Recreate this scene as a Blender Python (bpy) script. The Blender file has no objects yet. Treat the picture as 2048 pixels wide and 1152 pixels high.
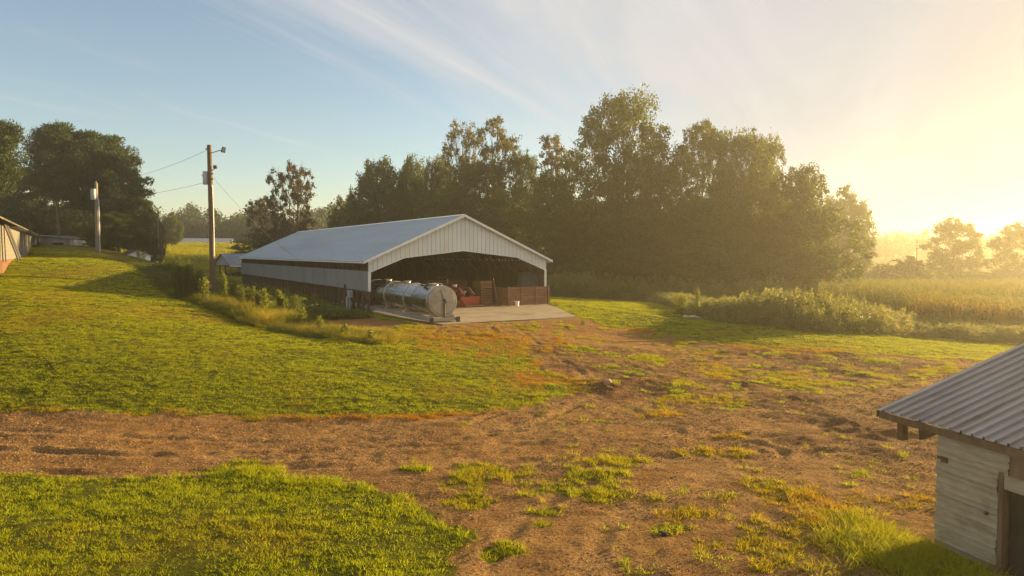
import bpy, math, random
import numpy as np
from mathutils import Vector, Matrix, Quaternion
PI = math.pi
random.seed(7)
RNG = np.random.default_rng(7)
SC = bpy.context.scene
COL = SC.collection

# ------------------------------------------------------------------ camera
F = 1450.0            # focal length in pixels of a 2048 wide frame
CAMZ = 5.5
PITCH = math.atan(70.0 / F)
cam_data = bpy.data.cameras.new("camera")
cam_data.sensor_width = 36.0
cam_data.lens = F / 2048.0 * 36.0
cam_data.clip_start = 0.1
cam_data.clip_end = 6000.0
cam = bpy.data.objects.new("camera", cam_data)
COL.objects.link(cam)
cam.location = (0, 0, CAMZ)
cam.rotation_euler = (PI / 2 - PITCH, 0, 0)
SC.camera = cam
cP, sP = math.cos(PITCH), math.sin(PITCH)


def ray(px, py):
    a = (px - 1024.0) / F
    b = (576.0 - py) / F
    return a, cP + b * sP, -sP + b * cP


def P(px, py, d):
    """world point seen at photo pixel (px,py) at ground distance y = d"""
    x, y, z = ray(px, py)
    s = d / y
    return Vector((x * s, d, CAMZ + z * s))


# ------------------------------------------------------------------ sun / sky
AZ = math.radians(60.0)
EL = math.radians(11.0)
SUN = Vector((math.sin(AZ) * math.cos(EL), math.cos(AZ) * math.cos(EL), math.sin(EL)))

# ------------------------------------------------------------------ mesh helpers


class MB:
    def __init__(self):
        self.v, self.f, self.m = [], [], []

    def add(self, verts, faces, mi=0):
        o = len(self.v)
        self.v.extend([tuple(p) for p in verts])
        for f in faces:
            self.f.append(tuple(i + o for i in f))
            self.m.append(mi)

    def box(self, x0, x1, y0, y1, z0, z1, mi=0):
        self.add([(x0, y0, z0), (x1, y0, z0), (x1, y1, z0), (x0, y1, z0),
                  (x0, y0, z1), (x1, y0, z1), (x1, y1, z1), (x0, y1, z1)],
                 [(0, 3, 2, 1), (4, 5, 6, 7), (0, 1, 5, 4), (1, 2, 6, 5), (2, 3, 7, 6), (3, 0, 4, 7)], mi)

    def beam(self, p, q, w, h, mi=0, up=(0, 0, 1)):
        p, q = Vector(p), Vector(q)
        d = (q - p).normalized()
        u = Vector(up)
        s = d.cross(u)
        if s.length < 1e-4:
            s = d.cross(Vector((1, 0, 0)))
        s.normalize()
        t = s.cross(d).normalized()
        s = s * (w / 2)
        t = t * (h / 2)
        vs = [p - s - t, p + s - t, p + s + t, p - s + t, q - s - t, q + s - t, q + s + t, q - s + t]
        self.add(vs, [(0, 1, 2, 3), (7, 6, 5, 4), (0, 4, 5, 1), (1, 5, 6, 2), (2, 6, 7, 3), (3, 7, 4, 0)], mi)

    def prism(self, poly, ax, ay, az, o, t, mi=0):
        """polygon (2d) in plane (ax,ay) at origin o, extruded by t along az"""
        ax, ay, az, o = Vector(ax), Vector(ay), Vector(az), Vector(o)
        n = len(poly)
        a = [o + ax * p[0] + ay * p[1] for p in poly]
        b = [p + az * t for p in a]
        fs = [tuple(range(n)), tuple(range(2 * n - 1, n - 1, -1))]
        for i in range(n):
            j = (i + 1) % n
            fs.append((i, i + n, j + n, j))
        self.add(a + b, fs, mi)

    def tube(self, pts, rad, n=8, mi=0, cap=True):
        pts = [Vector(p) for p in pts]
        if not hasattr(rad, '__len__'):
            rad = [rad] * len(pts)
        rings = []
        u0 = None
        for i, p in enumerate(pts):
            d = (pts[min(i + 1, len(pts) - 1)] - pts[max(i - 1, 0)]).normalized()
            if u0 is None:
                u0 = d.orthogonal().normalized()
            u = (u0 - d * u0.dot(d))
            u = u.normalized() if u.length > 1e-5 else d.orthogonal().normalized()
            u0 = u
            w = d.cross(u)
            rings.append([p + (u * math.cos(2 * PI * k / n) + w * math.sin(2 * PI * k / n)) * rad[i] for k in range(n)])
        vs = [q for r in rings for q in r]
        fs = []
        for i in range(len(rings) - 1):
            for k in range(n):
                k2 = (k + 1) % n
                fs.append((i * n + k, i * n + k2, (i + 1) * n + k2, (i + 1) * n + k))
        if cap:
            fs.append(tuple(range(n - 1, -1, -1)))
            fs.append(tuple((len(rings) - 1) * n + k for k in range(n)))
        self.add(vs, fs, mi)

    def lathe(self, prof, o, ax, n=24, mi=0):
        """profile [(r, h)] turned about axis ax through o"""
        ax = Vector(ax).normalized()
        u = ax.orthogonal().normalized()
        w = ax.cross(u)
        o = Vector(o)
        vs = []
        for r, h in prof:
            for k in range(n):
                a = 2 * PI * k / n
                vs.append(o + ax * h + (u * math.cos(a) + w * math.sin(a)) * r)
        fs = []
        for i in range(len(prof) - 1):
            for k in range(n):
                k2 = (k + 1) % n
                fs.append((i * n + k, i * n + k2, (i + 1) * n + k2, (i + 1) * n + k))
        self.add(vs, fs, mi)

    def build(self, name, mat, parent=None, smooth=False, loc=None, bevel=0):
        me = bpy.data.meshes.new(name)
        me.from_pydata(self.v, [], self.f)
        mats = mat if isinstance(mat, (list, tuple)) else [mat]
        for x in mats:
            me.materials.append(x)
        if len(mats) > 1:
            me.polygons.foreach_set('material_index', self.m)
        if smooth:
            me.polygons.foreach_set('use_smooth', [True] * len(me.polygons))
        me.update()
        o = bpy.data.objects.new(name, me)
        COL.objects.link(o)
        if parent:
            o.parent = parent
        if loc is not None:
            o.location = loc
        if smooth == 'auto':
            try:
                me.set_sharp_from_angle(angle=math.radians(35))
            except Exception:
                pass
        if bevel:
            b = o.modifiers.new('bevel', 'BEVEL')
            b.width = bevel
            b.segments = 2
            b.limit_method = 'ANGLE'
        return o


def np_mesh(name, v, f, mat, attrs=None, smooth=False):
    """v (N,3) float, f (M,k) int - quads or tris only"""
    me = bpy.data.meshes.new(name)
    v = np.asarray(v, np.float32)
    f = np.asarray(f, np.int32)
    k = f.shape[1]
    me.vertices.add(len(v))
    me.vertices.foreach_set('co', v.ravel())
    me.loops.add(f.size)
    me.loops.foreach_set('vertex_index', f.ravel())
    me.polygons.add(len(f))
    me.polygons.foreach_set('loop_start', np.arange(0, f.size, k, dtype=np.int32))
    me.polygons.foreach_set('loop_total', np.full(len(f), k, np.int32))
    if smooth:
        me.polygons.foreach_set('use_smooth', np.ones(len(f), bool))
    me.update(calc_edges=True)
    if attrs:
        for nm, a in attrs.items():
            at = me.attributes.new(nm, 'FLOAT', 'POINT')
            at.data.foreach_set('value', np.asarray(a, np.float32))
    if mat:
        for x in (mat if isinstance(mat, (list, tuple)) else [mat]):
            me.materials.append(x)
    me.validate()
    return me


def link(name, data, parent=None, loc=None):
    o = bpy.data.objects.new(name, data)
    COL.objects.link(o)
    if parent:
        o.parent = parent
    if loc is not None:
        o.location = loc
    return o


def tag(o, label=None, cat=None, group=None, kind=None):
    if label:
        o['label'] = label
    if cat:
        o['category'] = cat
    if group:
        o['group'] = group
    if kind:
        o['kind'] = kind
    return o


def thing(name, label, cat, loc=(0, 0, 0), rz=0.0, group=None):
    o = bpy.data.objects.new(name, None)
    o.empty_display_size = 0.3
    COL.objects.link(o)
    o.location = loc
    o.rotation_euler = (0, 0, rz)
    return tag(o, label, cat, group)


# ------------------------------------------------------------------ noise (numpy)


def _hash(ix, iy, seed):
    h = (ix.astype(np.int64) * 374761393 + iy.astype(np.int64) * 668265263 + seed * 1442695041) & 0x7fffffff
    h = ((h ^ (h >> 13)) * 1274126177) & 0x7fffffff
    h = h ^ (h >> 16)
    return (h & 0xffff) / 65535.0


def vnoise(x, y, seed=0):
    x = np.asarray(x, float)
    y = np.asarray(y, float)
    ix, iy = np.floor(x), np.floor(y)
    fx, fy = x - ix, y - iy
    fx = fx * fx * (3 - 2 * fx)
    fy = fy * fy * (3 - 2 * fy)
    a, b = _hash(ix, iy, seed), _hash(ix + 1, iy, seed)
    c, d = _hash(ix, iy + 1, seed), _hash(ix + 1, iy + 1, seed)
    return (a * (1 - fx) + b * fx) * (1 - fy) + (c * (1 - fx) + d * fx) * fy


def fbm(x, y, seed=0, octv=4):
    s, a, t = 0, 0.5, 0
    for i in range(octv):
        s = s + a * vnoise(np.asarray(x) * 2 ** i + 17.3 * i, np.asarray(y) * 2 ** i - 9.1 * i, seed + i)
        t += a
        a *= 0.5
    return s / t


def sstep(a, b, x):
    t = np.clip((x - a) / (b - a), 0, 1)
    return t * t * (3 - 2 * t)


# ------------------------------------------------------------------ node materials


def nmat(name):
    m = bpy.data.materials.new(name)
    m.use_nodes = True
    nt = m.node_tree
    nt.nodes.clear()
    out = nt.nodes.new('ShaderNodeOutputMaterial')
    return m, nt, out


def N(nt, typ, **kw):
    n = nt.nodes.new(typ)
    for k, v in kw.items():
        if k == 'inp':
            for kk, vv in v.items():
                n.inputs[kk].default_value = vv
        else:
            setattr(n, k, v)
    return n


def mixc(nt, fac, a, b, blend='MIX'):
    n = nt.nodes.new('ShaderNodeMix')
    n.data_type = 'RGBA'
    n.blend_type = blend
    for sock, val in ((n.inputs[0], fac), (n.inputs[6], a), (n.inputs[7], b)):
        if isinstance(val, bpy.types.NodeSocket):
            nt.links.new(val, sock)
        else:
            sock.default_value = val if not isinstance(val, (tuple, list)) else (tuple(val) + (1,))[:4]
    return n.outputs[2]


def math_(nt, op, a, b=None, c=None, clamp=False):
    n = nt.nodes.new('ShaderNodeMath')
    n.operation = op
    n.use_clamp = clamp
    for i, val in enumerate((a, b, c)):
        if val is None:
            continue
        if isinstance(val, bpy.types.NodeSocket):
            nt.links.new(val, n.inputs[i])
        else:
            n.inputs[i].default_value = val
    return n.outputs[0]


def ramp(nt, fac, stops):
    n = nt.nodes.new('ShaderNodeValToRGB')
    el = n.color_ramp.elements
    while len(el) < len(stops):
        el.new(0.5)
    for e, (p, c) in zip(el, stops):
        e.position = p
        e.color = (c, c, c, 1) if not hasattr(c, '__len__') else (tuple(c) + (1,))[:4]
    nt.links.new(fac, n.inputs[0])
    return n.outputs[0]


def noise(nt, vec, scale, detail=4, rough=0.55, dist=0.0, out=0):
    n = N(nt, 'ShaderNodeTexNoise', inp={'Scale': scale, 'Detail': detail, 'Roughness': rough, 'Distortion': dist})
    if vec is not None:
        nt.links.new(vec, n.inputs['Vector'])
    return n.outputs[out]


def coords(nt, kind='Object', scale=None, rot=None):
    c = N(nt, 'ShaderNodeTexCoord').outputs[kind]
    if scale or rot:
        mp = N(nt, 'ShaderNodeMapping')
        if scale:
            mp.inputs['Scale'].default_value = scale
        if rot:
            mp.inputs['Rotation'].default_value = rot
        nt.links.new(c, mp.inputs[0])
        c = mp.outputs[0]
    return c


def surf(name, c1, c2=None, rough=0.7, metal=0.0, scale=3.0, stretch=None, bump=0.0, bscale=30.0, c3=None, s3=0.6, spec=None, objrand=0.0):
    """painted / wood / metal surface: two colours mixed by noise, a third in blotches, bump"""
    m, nt, out = nmat(name)
    b = N(nt, 'ShaderNodeBsdfPrincipled', inp={'Roughness': rough, 'Metallic': metal})
    if spec is not None:
        b.inputs['Specular IOR Level'].default_value = spec
    vec = coords(nt, 'Object', scale=stretch)
    c2 = c2 or tuple(x * 0.8 for x in c1)
    f = ramp(nt, noise(nt, vec, scale, 6, 0.6), [(0.3, 0.0), (0.7, 1.0)])
    col = mixc(nt, f, c1, c2)
    if c3:
        f3 = ramp(nt, noise(nt, vec, s3, 5, 0.65, 0.5), [(0.5, 0.0), (0.68, 1.0)])
        col = mixc(nt, f3, col, c3)
    if objrand:
        oi = N(nt, 'ShaderNodeObjectInfo')
        k = math_(nt, 'MULTIPLY_ADD', oi.outputs['Random'], objrand, 1 - objrand / 2)
        hs = N(nt, 'ShaderNodeHueSaturation')
        nt.links.new(k, hs.inputs['Value'])
        nt.links.new(col, hs.inputs['Color'])
        col = hs.outputs[0]
    nt.links.new(col, b.inputs['Base Color'])
    rr = math_(nt, 'MULTIPLY_ADD', f, 0.15, rough - 0.07, clamp=True)
    nt.links.new(rr, b.inputs['Roughness'])
    if bump:
        bp = N(nt, 'ShaderNodeBump', inp={'Strength': bump, 'Distance': 0.02})
        nt.links.new(noise(nt, vec, bscale, 5, 0.6), bp.inputs['Height'])
        nt.links.new(bp.outputs[0], b.inputs['Normal'])
    nt.links.new(b.outputs[0], out.inputs[0])
    return m


def leafmat(name, c1, c2, trans=0.45, c3=None, inst=False, rough=0.55, tcol=None, spec=0.25):
    """leaf: diffuse + translucent, colour varies by leaf ('tint' attribute) and by plant"""
    m, nt, out = nmat(name)
    if inst:
        oi = N(nt, 'ShaderNodeObjectInfo').outputs['Random']
        t = N(nt, 'ShaderNodeAttribute', attribute_name='tint').outputs['Fac']
        d = N(nt, 'ShaderNodeAttribute', attribute_name='dry', attribute_type='INSTANCER').outputs['Fac']
        fac = math_(nt, 'MULTIPLY_ADD', oi, 0.5, math_(nt, 'MULTIPLY', t, 0.5), clamp=True)
    else:
        t = N(nt, 'ShaderNodeAttribute', attribute_name='tint').outputs['Fac']
        d = N(nt, 'ShaderNodeAttribute', attribute_name='dry').outputs['Fac']
        oi = N(nt, 'ShaderNodeObjectInfo').outputs['Random']
        fac = math_(nt, 'MULTIPLY_ADD', oi, 0.35, math_(nt, 'MULTIPLY', t, 0.65), clamp=True)
    col = mixc(nt, fac, c1, c2)
    if c3:
        col = mixc(nt, d, col, c3)
    b = N(nt, 'ShaderNodeBsdfPrincipled', inp={'Roughness': rough, 'Specular IOR Level': spec})
    nt.links.new(col, b.inputs['Base Color'])
    tr = N(nt, 'ShaderNodeBsdfTranslucent')
    tc = mixc(nt, 1.0, col, tcol or (1.25, 1.2, 0.6), 'MULTIPLY')
    nt.links.new(tc, tr.inputs['Color'])
    mx = N(nt, 'ShaderNodeMixShader', inp={0: trans})
    nt.links.new(b.outputs[0], mx.inputs[1])
    nt.links.new(tr.outputs[0], mx.inputs[2])
    nt.links.new(mx.outputs[0], out.inputs[0])
    return m

# ================================================================== WORLD
EXPO = 1.95
SKY_STR = 0.05
world = bpy.data.worlds.new("World")
SC.world = world
world.use_nodes = True
nt = world.node_tree
nt.nodes.clear()
wo = nt.nodes.new('ShaderNodeOutputWorld')
bg = N(nt, 'ShaderNodeBackground', inp={'Strength': SKY_STR})
sky = nt.nodes.new('ShaderNodeTexSky')
sky.sky_type = 'NISHITA'
sky.sun_disc = False
sky.sun_elevation = EL
sky.sun_rotation = AZ
sky.air_density = 1.0
sky.dust_density = 0.1
sky.ozone_density = 1.2
dirv = N(nt, 'ShaderNodeTexCoord').outputs['Generated']
sep = N(nt, 'ShaderNodeSeparateXYZ')
nt.links.new(dirv, sep.inputs[0])
# cirrus sheet: the view direction met with a flat layer high above
zz = math_(nt, 'ADD', math_(nt, 'MAXIMUM', sep.outputs[2], 0.0), 0.06)
cx = math_(nt, 'DIVIDE', sep.outputs[0], zz)
cy = math_(nt, 'DIVIDE', sep.outputs[1], zz)
cmb = N(nt, 'ShaderNodeCombineXYZ')
nt.links.new(cx, cmb.inputs[0])
nt.links.new(cy, cmb.inputs[1])
CA = math.radians(65.7)
mp = N(nt, 'ShaderNodeMapping', vector_type='TEXTURE')
mp.inputs['Rotation'].default_value = (0, 0, CA)
mp.inputs['Scale'].default_value = (4.6, 0.55, 1)
nt.links.new(cmb.outputs[0], mp.inputs[0])
n1 = noise(nt, mp.outputs[0], 1.0, 10, 0.60, 0.7)
mp2 = N(nt, 'ShaderNodeMapping', vector_type='TEXTURE')
mp2.inputs['Rotation'].default_value = (0, 0, CA + 0.12)
mp2.inputs['Scale'].default_value = (3.2, 1.5, 1)
mp2.inputs['Location'].default_value = (3.1, 1.7, 0)
nt.links.new(cmb.outputs[0], mp2.inputs[0])
n2 = noise(nt, mp2.outputs[0], 1.0, 6, 0.58, 0.5)
# the cirrus bank lies to the right of a line along its own streaks
pp = math_(nt, 'MULTIPLY_ADD', cx, 0.911, math_(nt, 'MULTIPLY', cy, -0.411))
bias = math_(nt, 'MULTIPLY_ADD', pp, 0.45, 1.05, clamp=True)
cov = math_(nt, 'ADD', math_(nt, 'MULTIPLY_ADD', n1, 0.85, math_(nt, 'MULTIPLY_ADD', n2, 0.45, -0.15)), math_(nt, 'MULTIPLY', bias, 0.62))
cl = ramp(nt, cov, [(0.56, 0.0), (0.68, 0.45), (0.92, 1.0)])
cl = math_(nt, 'MULTIPLY', cl, ramp(nt, sep.outputs[2], [(0.02, 0.25), (0.12, 1.0)]))
cl = math_(nt, 'MULTIPLY_ADD', cl, 0.82, 0.05)
# a thin milky veil on the sunny side
vd0 = N(nt, 'ShaderNodeVectorMath', operation='DOT_PRODUCT')
nt.links.new(dirv, vd0.inputs[0])
vd0.inputs[1].default_value = SUN
veil = math_(nt, 'MULTIPLY', ramp(nt, vd0.outputs['Value'], [(0.50, 0.0), (0.70, 0.55), (0.88, 0.97)]), math_(nt, 'MULTIPLY_ADD', n1, 0.7, 0.62, clamp=True))
cl = math_(nt, 'MAXIMUM', cl, veil)
# cloud colour dims and turns bluer towards the sun, countering the haze glow
vd = N(nt, 'ShaderNodeVectorMath', operation='DOT_PRODUCT')
nt.links.new(dirv, vd.inputs[0])
vd.inputs[1].default_value = SUN
toward = math_(nt, 'POWER', math_(nt, 'MAXIMUM', vd.outputs['Value'], 0.0), 6.0)
ccol = mixc(nt, toward, (4.15, 4.0, 3.9), (1.3, 1.5, 1.85))
ccol = mixc(nt, 1.0, ccol, ramp(nt, math_(nt, 'MULTIPLY_ADD', n1, 0.65, math_(nt, 'MULTIPLY', n2, 0.35)), [(0.34, (0.74, 0.78, 0.82)), (0.62, (1.08, 1.06, 1.04))]), 'MULTIPLY')
hs = N(nt, 'ShaderNodeHueSaturation', inp={'Saturation': 1.0})
nt.links.new(sky.outputs[0], hs.inputs['Color'])
skyc = mixc(nt, cl, hs.outputs[0], ccol)
nt.links.new(skyc, bg.inputs['Color'])
nt.links.new(bg.outputs[0], wo.inputs['Surface'])

sd = bpy.data.lights.new("sun", 'SUN')
sd.energy = 5.0
sd.angle = math.radians(0.5)
sd.color = (1.0, 0.72, 0.31)
so = bpy.data.objects.new("sun", sd)
COL.objects.link(so)
so.rotation_euler = SUN.to_track_quat('Z', 'Y').to_euler()
so.location = (60, 60, 60)

vs = SC.view_settings
vs.view_transform = 'Standard'
vs.look = 'None'
vs.exposure = EXPO
vs.gamma = 1.0
SC.cycles.use_denoising = True
SC.cycles.max_bounces = 8
SC.cycles.transmission_bounces = 4
SC.cycles.transparent_max_bounces = 8
SC.cycles.volume_bounces = 0
SC.cycles.sample_clamp_indirect = 6.0
SC.cycles.use_adaptive_sampling = True
SC.cycles.adaptive_threshold = 0.015

# ================================================================== TERRAIN
BR = math.radians(29.87)                 # barn heading
BO = P(737, 622.5, 55.0)                 # barn front left corner on the ground
BGZ = 1.1
BU = Vector((math.cos(BR), math.sin(BR), 0))
BV = Vector((-math.sin(BR), math.cos(BR), 0))


def barn_xy(u, v):
    q = BO + BU * u + BV * v
    return q.x, q.y


CP = []
for px, py, d in [
    (-300, 880, 21), (0, 880, 21), (0, 820, 24), (500, 838, 23.7), (1000, 800, 26.5), (1170, 770, 29.5), (1300, 750, 31.5),
    (1700, 780, 28.5), (1900, 730, 36), (1040, 690, 39), (1200, 720, 35.5), (1450, 720, 36.5), (1350, 680, 44), (1550, 760, 31),
    (0, 700, 30), (0, 600, 40), (0, 545, 50), (57, 516, 65), (100, 510, 75), (250, 650, 36), (500, 750, 28.5), (250, 750, 27.5),
    (745, 690, 36), (600, 672, 38.5), (500, 650, 41), (400, 610, 47), (300, 555, 57), (230, 521, 66), (-300, 600, 40), (-300, 700, 30),
    (-300, 545, 50), (-200, 505, 75), (650, 735, 30.5), (850, 780, 27.5), (900, 700, 36.5),
    (640, 632, 50), (275, 528, 95), (455, 550, 115), (400, 530, 130), (300, 520, 130), (400, 487, 230), (300, 488, 230), (515, 490, 230),
    (150, 505, 95), (250, 506, 92), (0, 503, 95), (0, 500, 150), (200, 500, 150),
    (1150, 600, 75), (1300, 606, 78), (1350, 640, 55), (1500, 655, 47.5), (1650, 695, 40.5), (1830, 668, 52), (2000, 700, 45),
    (2048, 672, 54), (2300, 684, 56), (1700, 640, 58),
    (1900, 530, 250), (1900, 516, 340), (2400, 516, 340), (1700, 516, 340), (1700, 530, 250), (2300, 530, 250),
]:
    p = P(px, py, d)
    CP.append((p.x, p.y, p.z))
for u, v in [(-2, 0), (16, 0), (-2, 55), (16, 55), (8, 25), (-3, 30), (11, -11), (2, -11), (19, 20), (6, -5)]:
    x, y = barn_xy(u, v)
    CP.append((x, y, BGZ))
CP += [(-23.5, 55.5, 1.95), (-15, 8, 0), (0, 6, 0), (15, 6, 0), (-8, 14, 0), (2, 14, 0), (9, 13, 0), (0, 20, 0.02), (9, 20, 0),
       (17, 20, -0.05), (22, 12, -0.1), (30, 30, -0.4), (-40, 15, 0.1), (-40, 28, 0.8),
       (10, 105, -0.8), (30, 105, -1.0), (48, 105, -1.2), (-10, 125, 0.3), (0, 140, 0), (-60, 180, 5.6),
       (70, 80, -1.3), (62, 130, -1.4), (100, 100, -1.6), (95, 150, -1.3), (140, 150, -1.4), (60, 180, -0.8),
       (0, -60, 0), (-70, -40, 0), (70, -40, -0.4), (-300, -250, 0), (300, -250, 0), (0, -300, 0),
       (-150, 60, 5.2), (-160, 160, 6.5), (-320, 320, 8), (0, 320, 3), (100, 460, 2.5), (-60, 320, 8.0), (-110, 320, 8.4), (-140, 450, 8), (250, 480, 2.5),
       (-1300, 0, 5), (1300, 0, 0), (0, 1300, 4), (0, -1300, 0), (1300, 1300, 3), (-1300, 1300, 6), (-1300, -1300, 0), (1300, -1300, 0),
       (300, 120, -1), (500, 400, 2)]
CP = np.array(CP)
_S = 50.0


def _phi(r2):
    return 0.5 * r2 * np.log(np.maximum(r2, 1e-12))


def _tps_fit(pts, lam=2e-4):
    n = len(pts)
    q = pts[:, :2] / _S
    r2 = ((q[:, None] - q[None]) ** 2).sum(-1)
    K = _phi(r2) + lam * np.eye(n)
    Pm = np.c_[np.ones(n), q]
    A = np.zeros((n + 3, n + 3))
    A[:n, :n] = K
    A[:n, n:] = Pm
    A[n:, :n] = Pm.T
    return np.linalg.solve(A, np.r_[pts[:, 2], 0, 0, 0])


_W = _tps_fit(CP)


def H0(x, y):
    x = np.atleast_1d(np.asarray(x, float))
    y = np.atleast_1d(np.asarray(y, float))
    q = CP[:, :2] / _S
    out = np.empty(len(x))
    for i in range(0, len(x), 20000):
        a, b = x[i:i + 20000] / _S, y[i:i + 20000] / _S
        r2 = (a[:, None] - q[None, :, 0]) ** 2 + (b[:, None] - q[None, :, 1]) ** 2
        out[i:i + 20000] = _phi(r2) @ _W[:-3] + _W[-3] + _W[-2] * a + _W[-1] * b
    out = np.clip(out, -4, 14)
    # level pad under the barn and its apron
    dx, dy = x - BO.x, y - BO.y
    u = dx * BU.x + dy * BU.y
    v = dx * BV.x + dy * BV.y
    du = np.maximum(np.maximum(-0.6 - u, u - 16.6), 0)
    dv = np.maximum(np.maximum(-12.2 - v, v - 56.0), 0)
    w = 1 - sstep(0.0, 3.0, np.hypot(du, dv))
    return out * (1 - w) + (BGZ - 0.03) * w


def H0s(x, y):
    return float(H0([x], [y])[0])


def G(px, py, dmax=400):
    """first ground point seen at photo pixel"""
    rx, ry, rz = ray(px, py)
    ds = np.concatenate([np.arange(6, 80, 0.25), np.arange(80, dmax, 1.0)])
    z = CAMZ + rz / ry * ds - H0(rx / ry * ds, ds)
    k = np.argmax(z < 0)
    if z[k] >= 0:
        k = len(ds) - 1
    lo, hi = ds[max(k - 1, 0)], ds[k]
    for _ in range(12):
        mid = (lo + hi) / 2
        if CAMZ + rz / ry * mid - H0s(rx / ry * mid, mid) < 0:
            hi = mid
        else:
            lo = mid
    return (rx / ry * hi, hi)


def poly_world(pts):
    return np.array([G(px, py) for px, py in pts])


def sdf_poly(x, y, poly):
    """signed distance, negative inside"""
    x = np.asarray(x, float)
    y = np.asarray(y, float)
    d = np.full(x.shape, 1e9)
    ins = np.zeros(x.shape, bool)
    n = len(poly)
    for i in range(n):
        ax, ay = poly[i]
        bx, by = poly[(i + 1) % n]
        ex, ey = bx - ax, by - ay
        t = np.clip(((x - ax) * ex + (y - ay) * ey) / (ex * ex + ey * ey + 1e-9), 0, 1)
        d = np.minimum(d, np.hypot(x - ax - t * ex, y - ay - t * ey))
        c = ((ay > y) != (by > y)) & (x < (bx - ax) * (y - ay) / ((by - ay) + 1e-12) + ax)
        ins ^= c
    return np.where(ins, -d, d)


DIRT_PX = [(-400, 808), (0, 818), (170, 829), (330, 836), (500, 842), (700, 842), (860, 834), (1000, 818), (1080, 804), (1150, 792),
           (1172, 770), (1120, 747), (1062, 712), (1045, 692), (1000, 678), (900, 678), (800, 676), (745, 668), (690, 655), (640, 640), (600, 618),
           (640, 612), (690, 622), (750, 640), (880, 646), (1000, 642), (1150, 633),
           (1200, 648), (1330, 668), (1450, 692), (1560, 703), (1700, 707), (1850, 718), (2000, 722), (2500, 718),
           (3200, 800), (3200, 1500), (985, 1500), (985, 1170), (962, 1120), (985, 1092), (930, 1062), (850, 1022), (790, 985),
           (700, 966), (560, 962), (480, 944), (400, 952), (200, 958), (0, 952), (-400, 965)]
DIRT = poly_world(DIRT_PX)
# ragged grass patches on the dirt: px, py, half width px, half height px, dryness
PATCH = [(478, 945, 60, 18, .1), (980, 950, 70, 16, .1), (930, 1003, 28, 14, .25), (1090, 985, 60, 10, .15), (1180, 958, 70, 16, .2), (1235, 922, 45, 12, .35),
         (1240, 992, 55, 12, .3), (940, 935, 22, 7, .1), (830, 938, 20, 6, .1), (1010, 1098, 32, 16, .1), (1090, 1025, 24, 7, .2), (1088, 1048, 14, 6, .2), (1350, 1055, 30, 7, .1),
         (1305, 720, 30, 9, .2), (1372, 770, 28, 7, .3), (1440, 745, 38, 9, .3), (1600, 768, 55, 8, .3), (1415, 906, 42, 5, .5),
         (1480, 906, 22, 5, .4), (1475, 993, 22, 6, .2), (1548, 968, 55, 16, .5), (1590, 1000, 90, 18, .8), (1640, 1030, 70, 18, .7), (1600, 1062, 60, 24, .3),
         (1510, 1075, 40, 20, .2), (1580, 1110, 50, 24, .2), (1530, 1135, 40, 14, .3), (1690, 1050, 60, 22, .7), (1760, 1085, 80, 45, .25), (1790, 1125, 80, 50, .2),
         (1850, 1010, 60, 12, .6), (1780, 1008, 40, 10, .7), (1860, 1120, 60, 40, .2),
         (1420, 1088, 24, 8, .4), (1500, 1100, 34, 10, .3), (1380, 1032, 40, 10, .7), (1470, 870, 24, 5, .5), (1330, 830, 30, 6, .6), (1400, 800, 60, 8, .5),
         (965, 682, 110, 20, .95), (900, 690, 60, 12, .8), (1030, 700, 40, 12, .8), (860, 668, 50, 8, .5), (1080, 762, 60, 14, .8), (1120, 775, 40, 12, .6), (820, 655, 40, 6, .3), (1050, 655, 24, 5, .3)]
PATCHW = []
for px, py, rx_, ry_, dry in PATCH:
    c = G(px, py)
    e = G(px + rx_, py)
    t = G(px, py - ry_)
    PATCHW.append((c[0], c[1], abs(e[0] - c[0]) + 0.05, max(abs(t[1] - c[1]), 0.15), dry))
SPARSE = poly_world([(1060, 660), (1160, 640), (1330, 668), (1480, 695), (1700, 710), (1950, 726), (1900, 760), (1600, 790), (1420, 830), (1300, 790), (1180, 720)])


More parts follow.
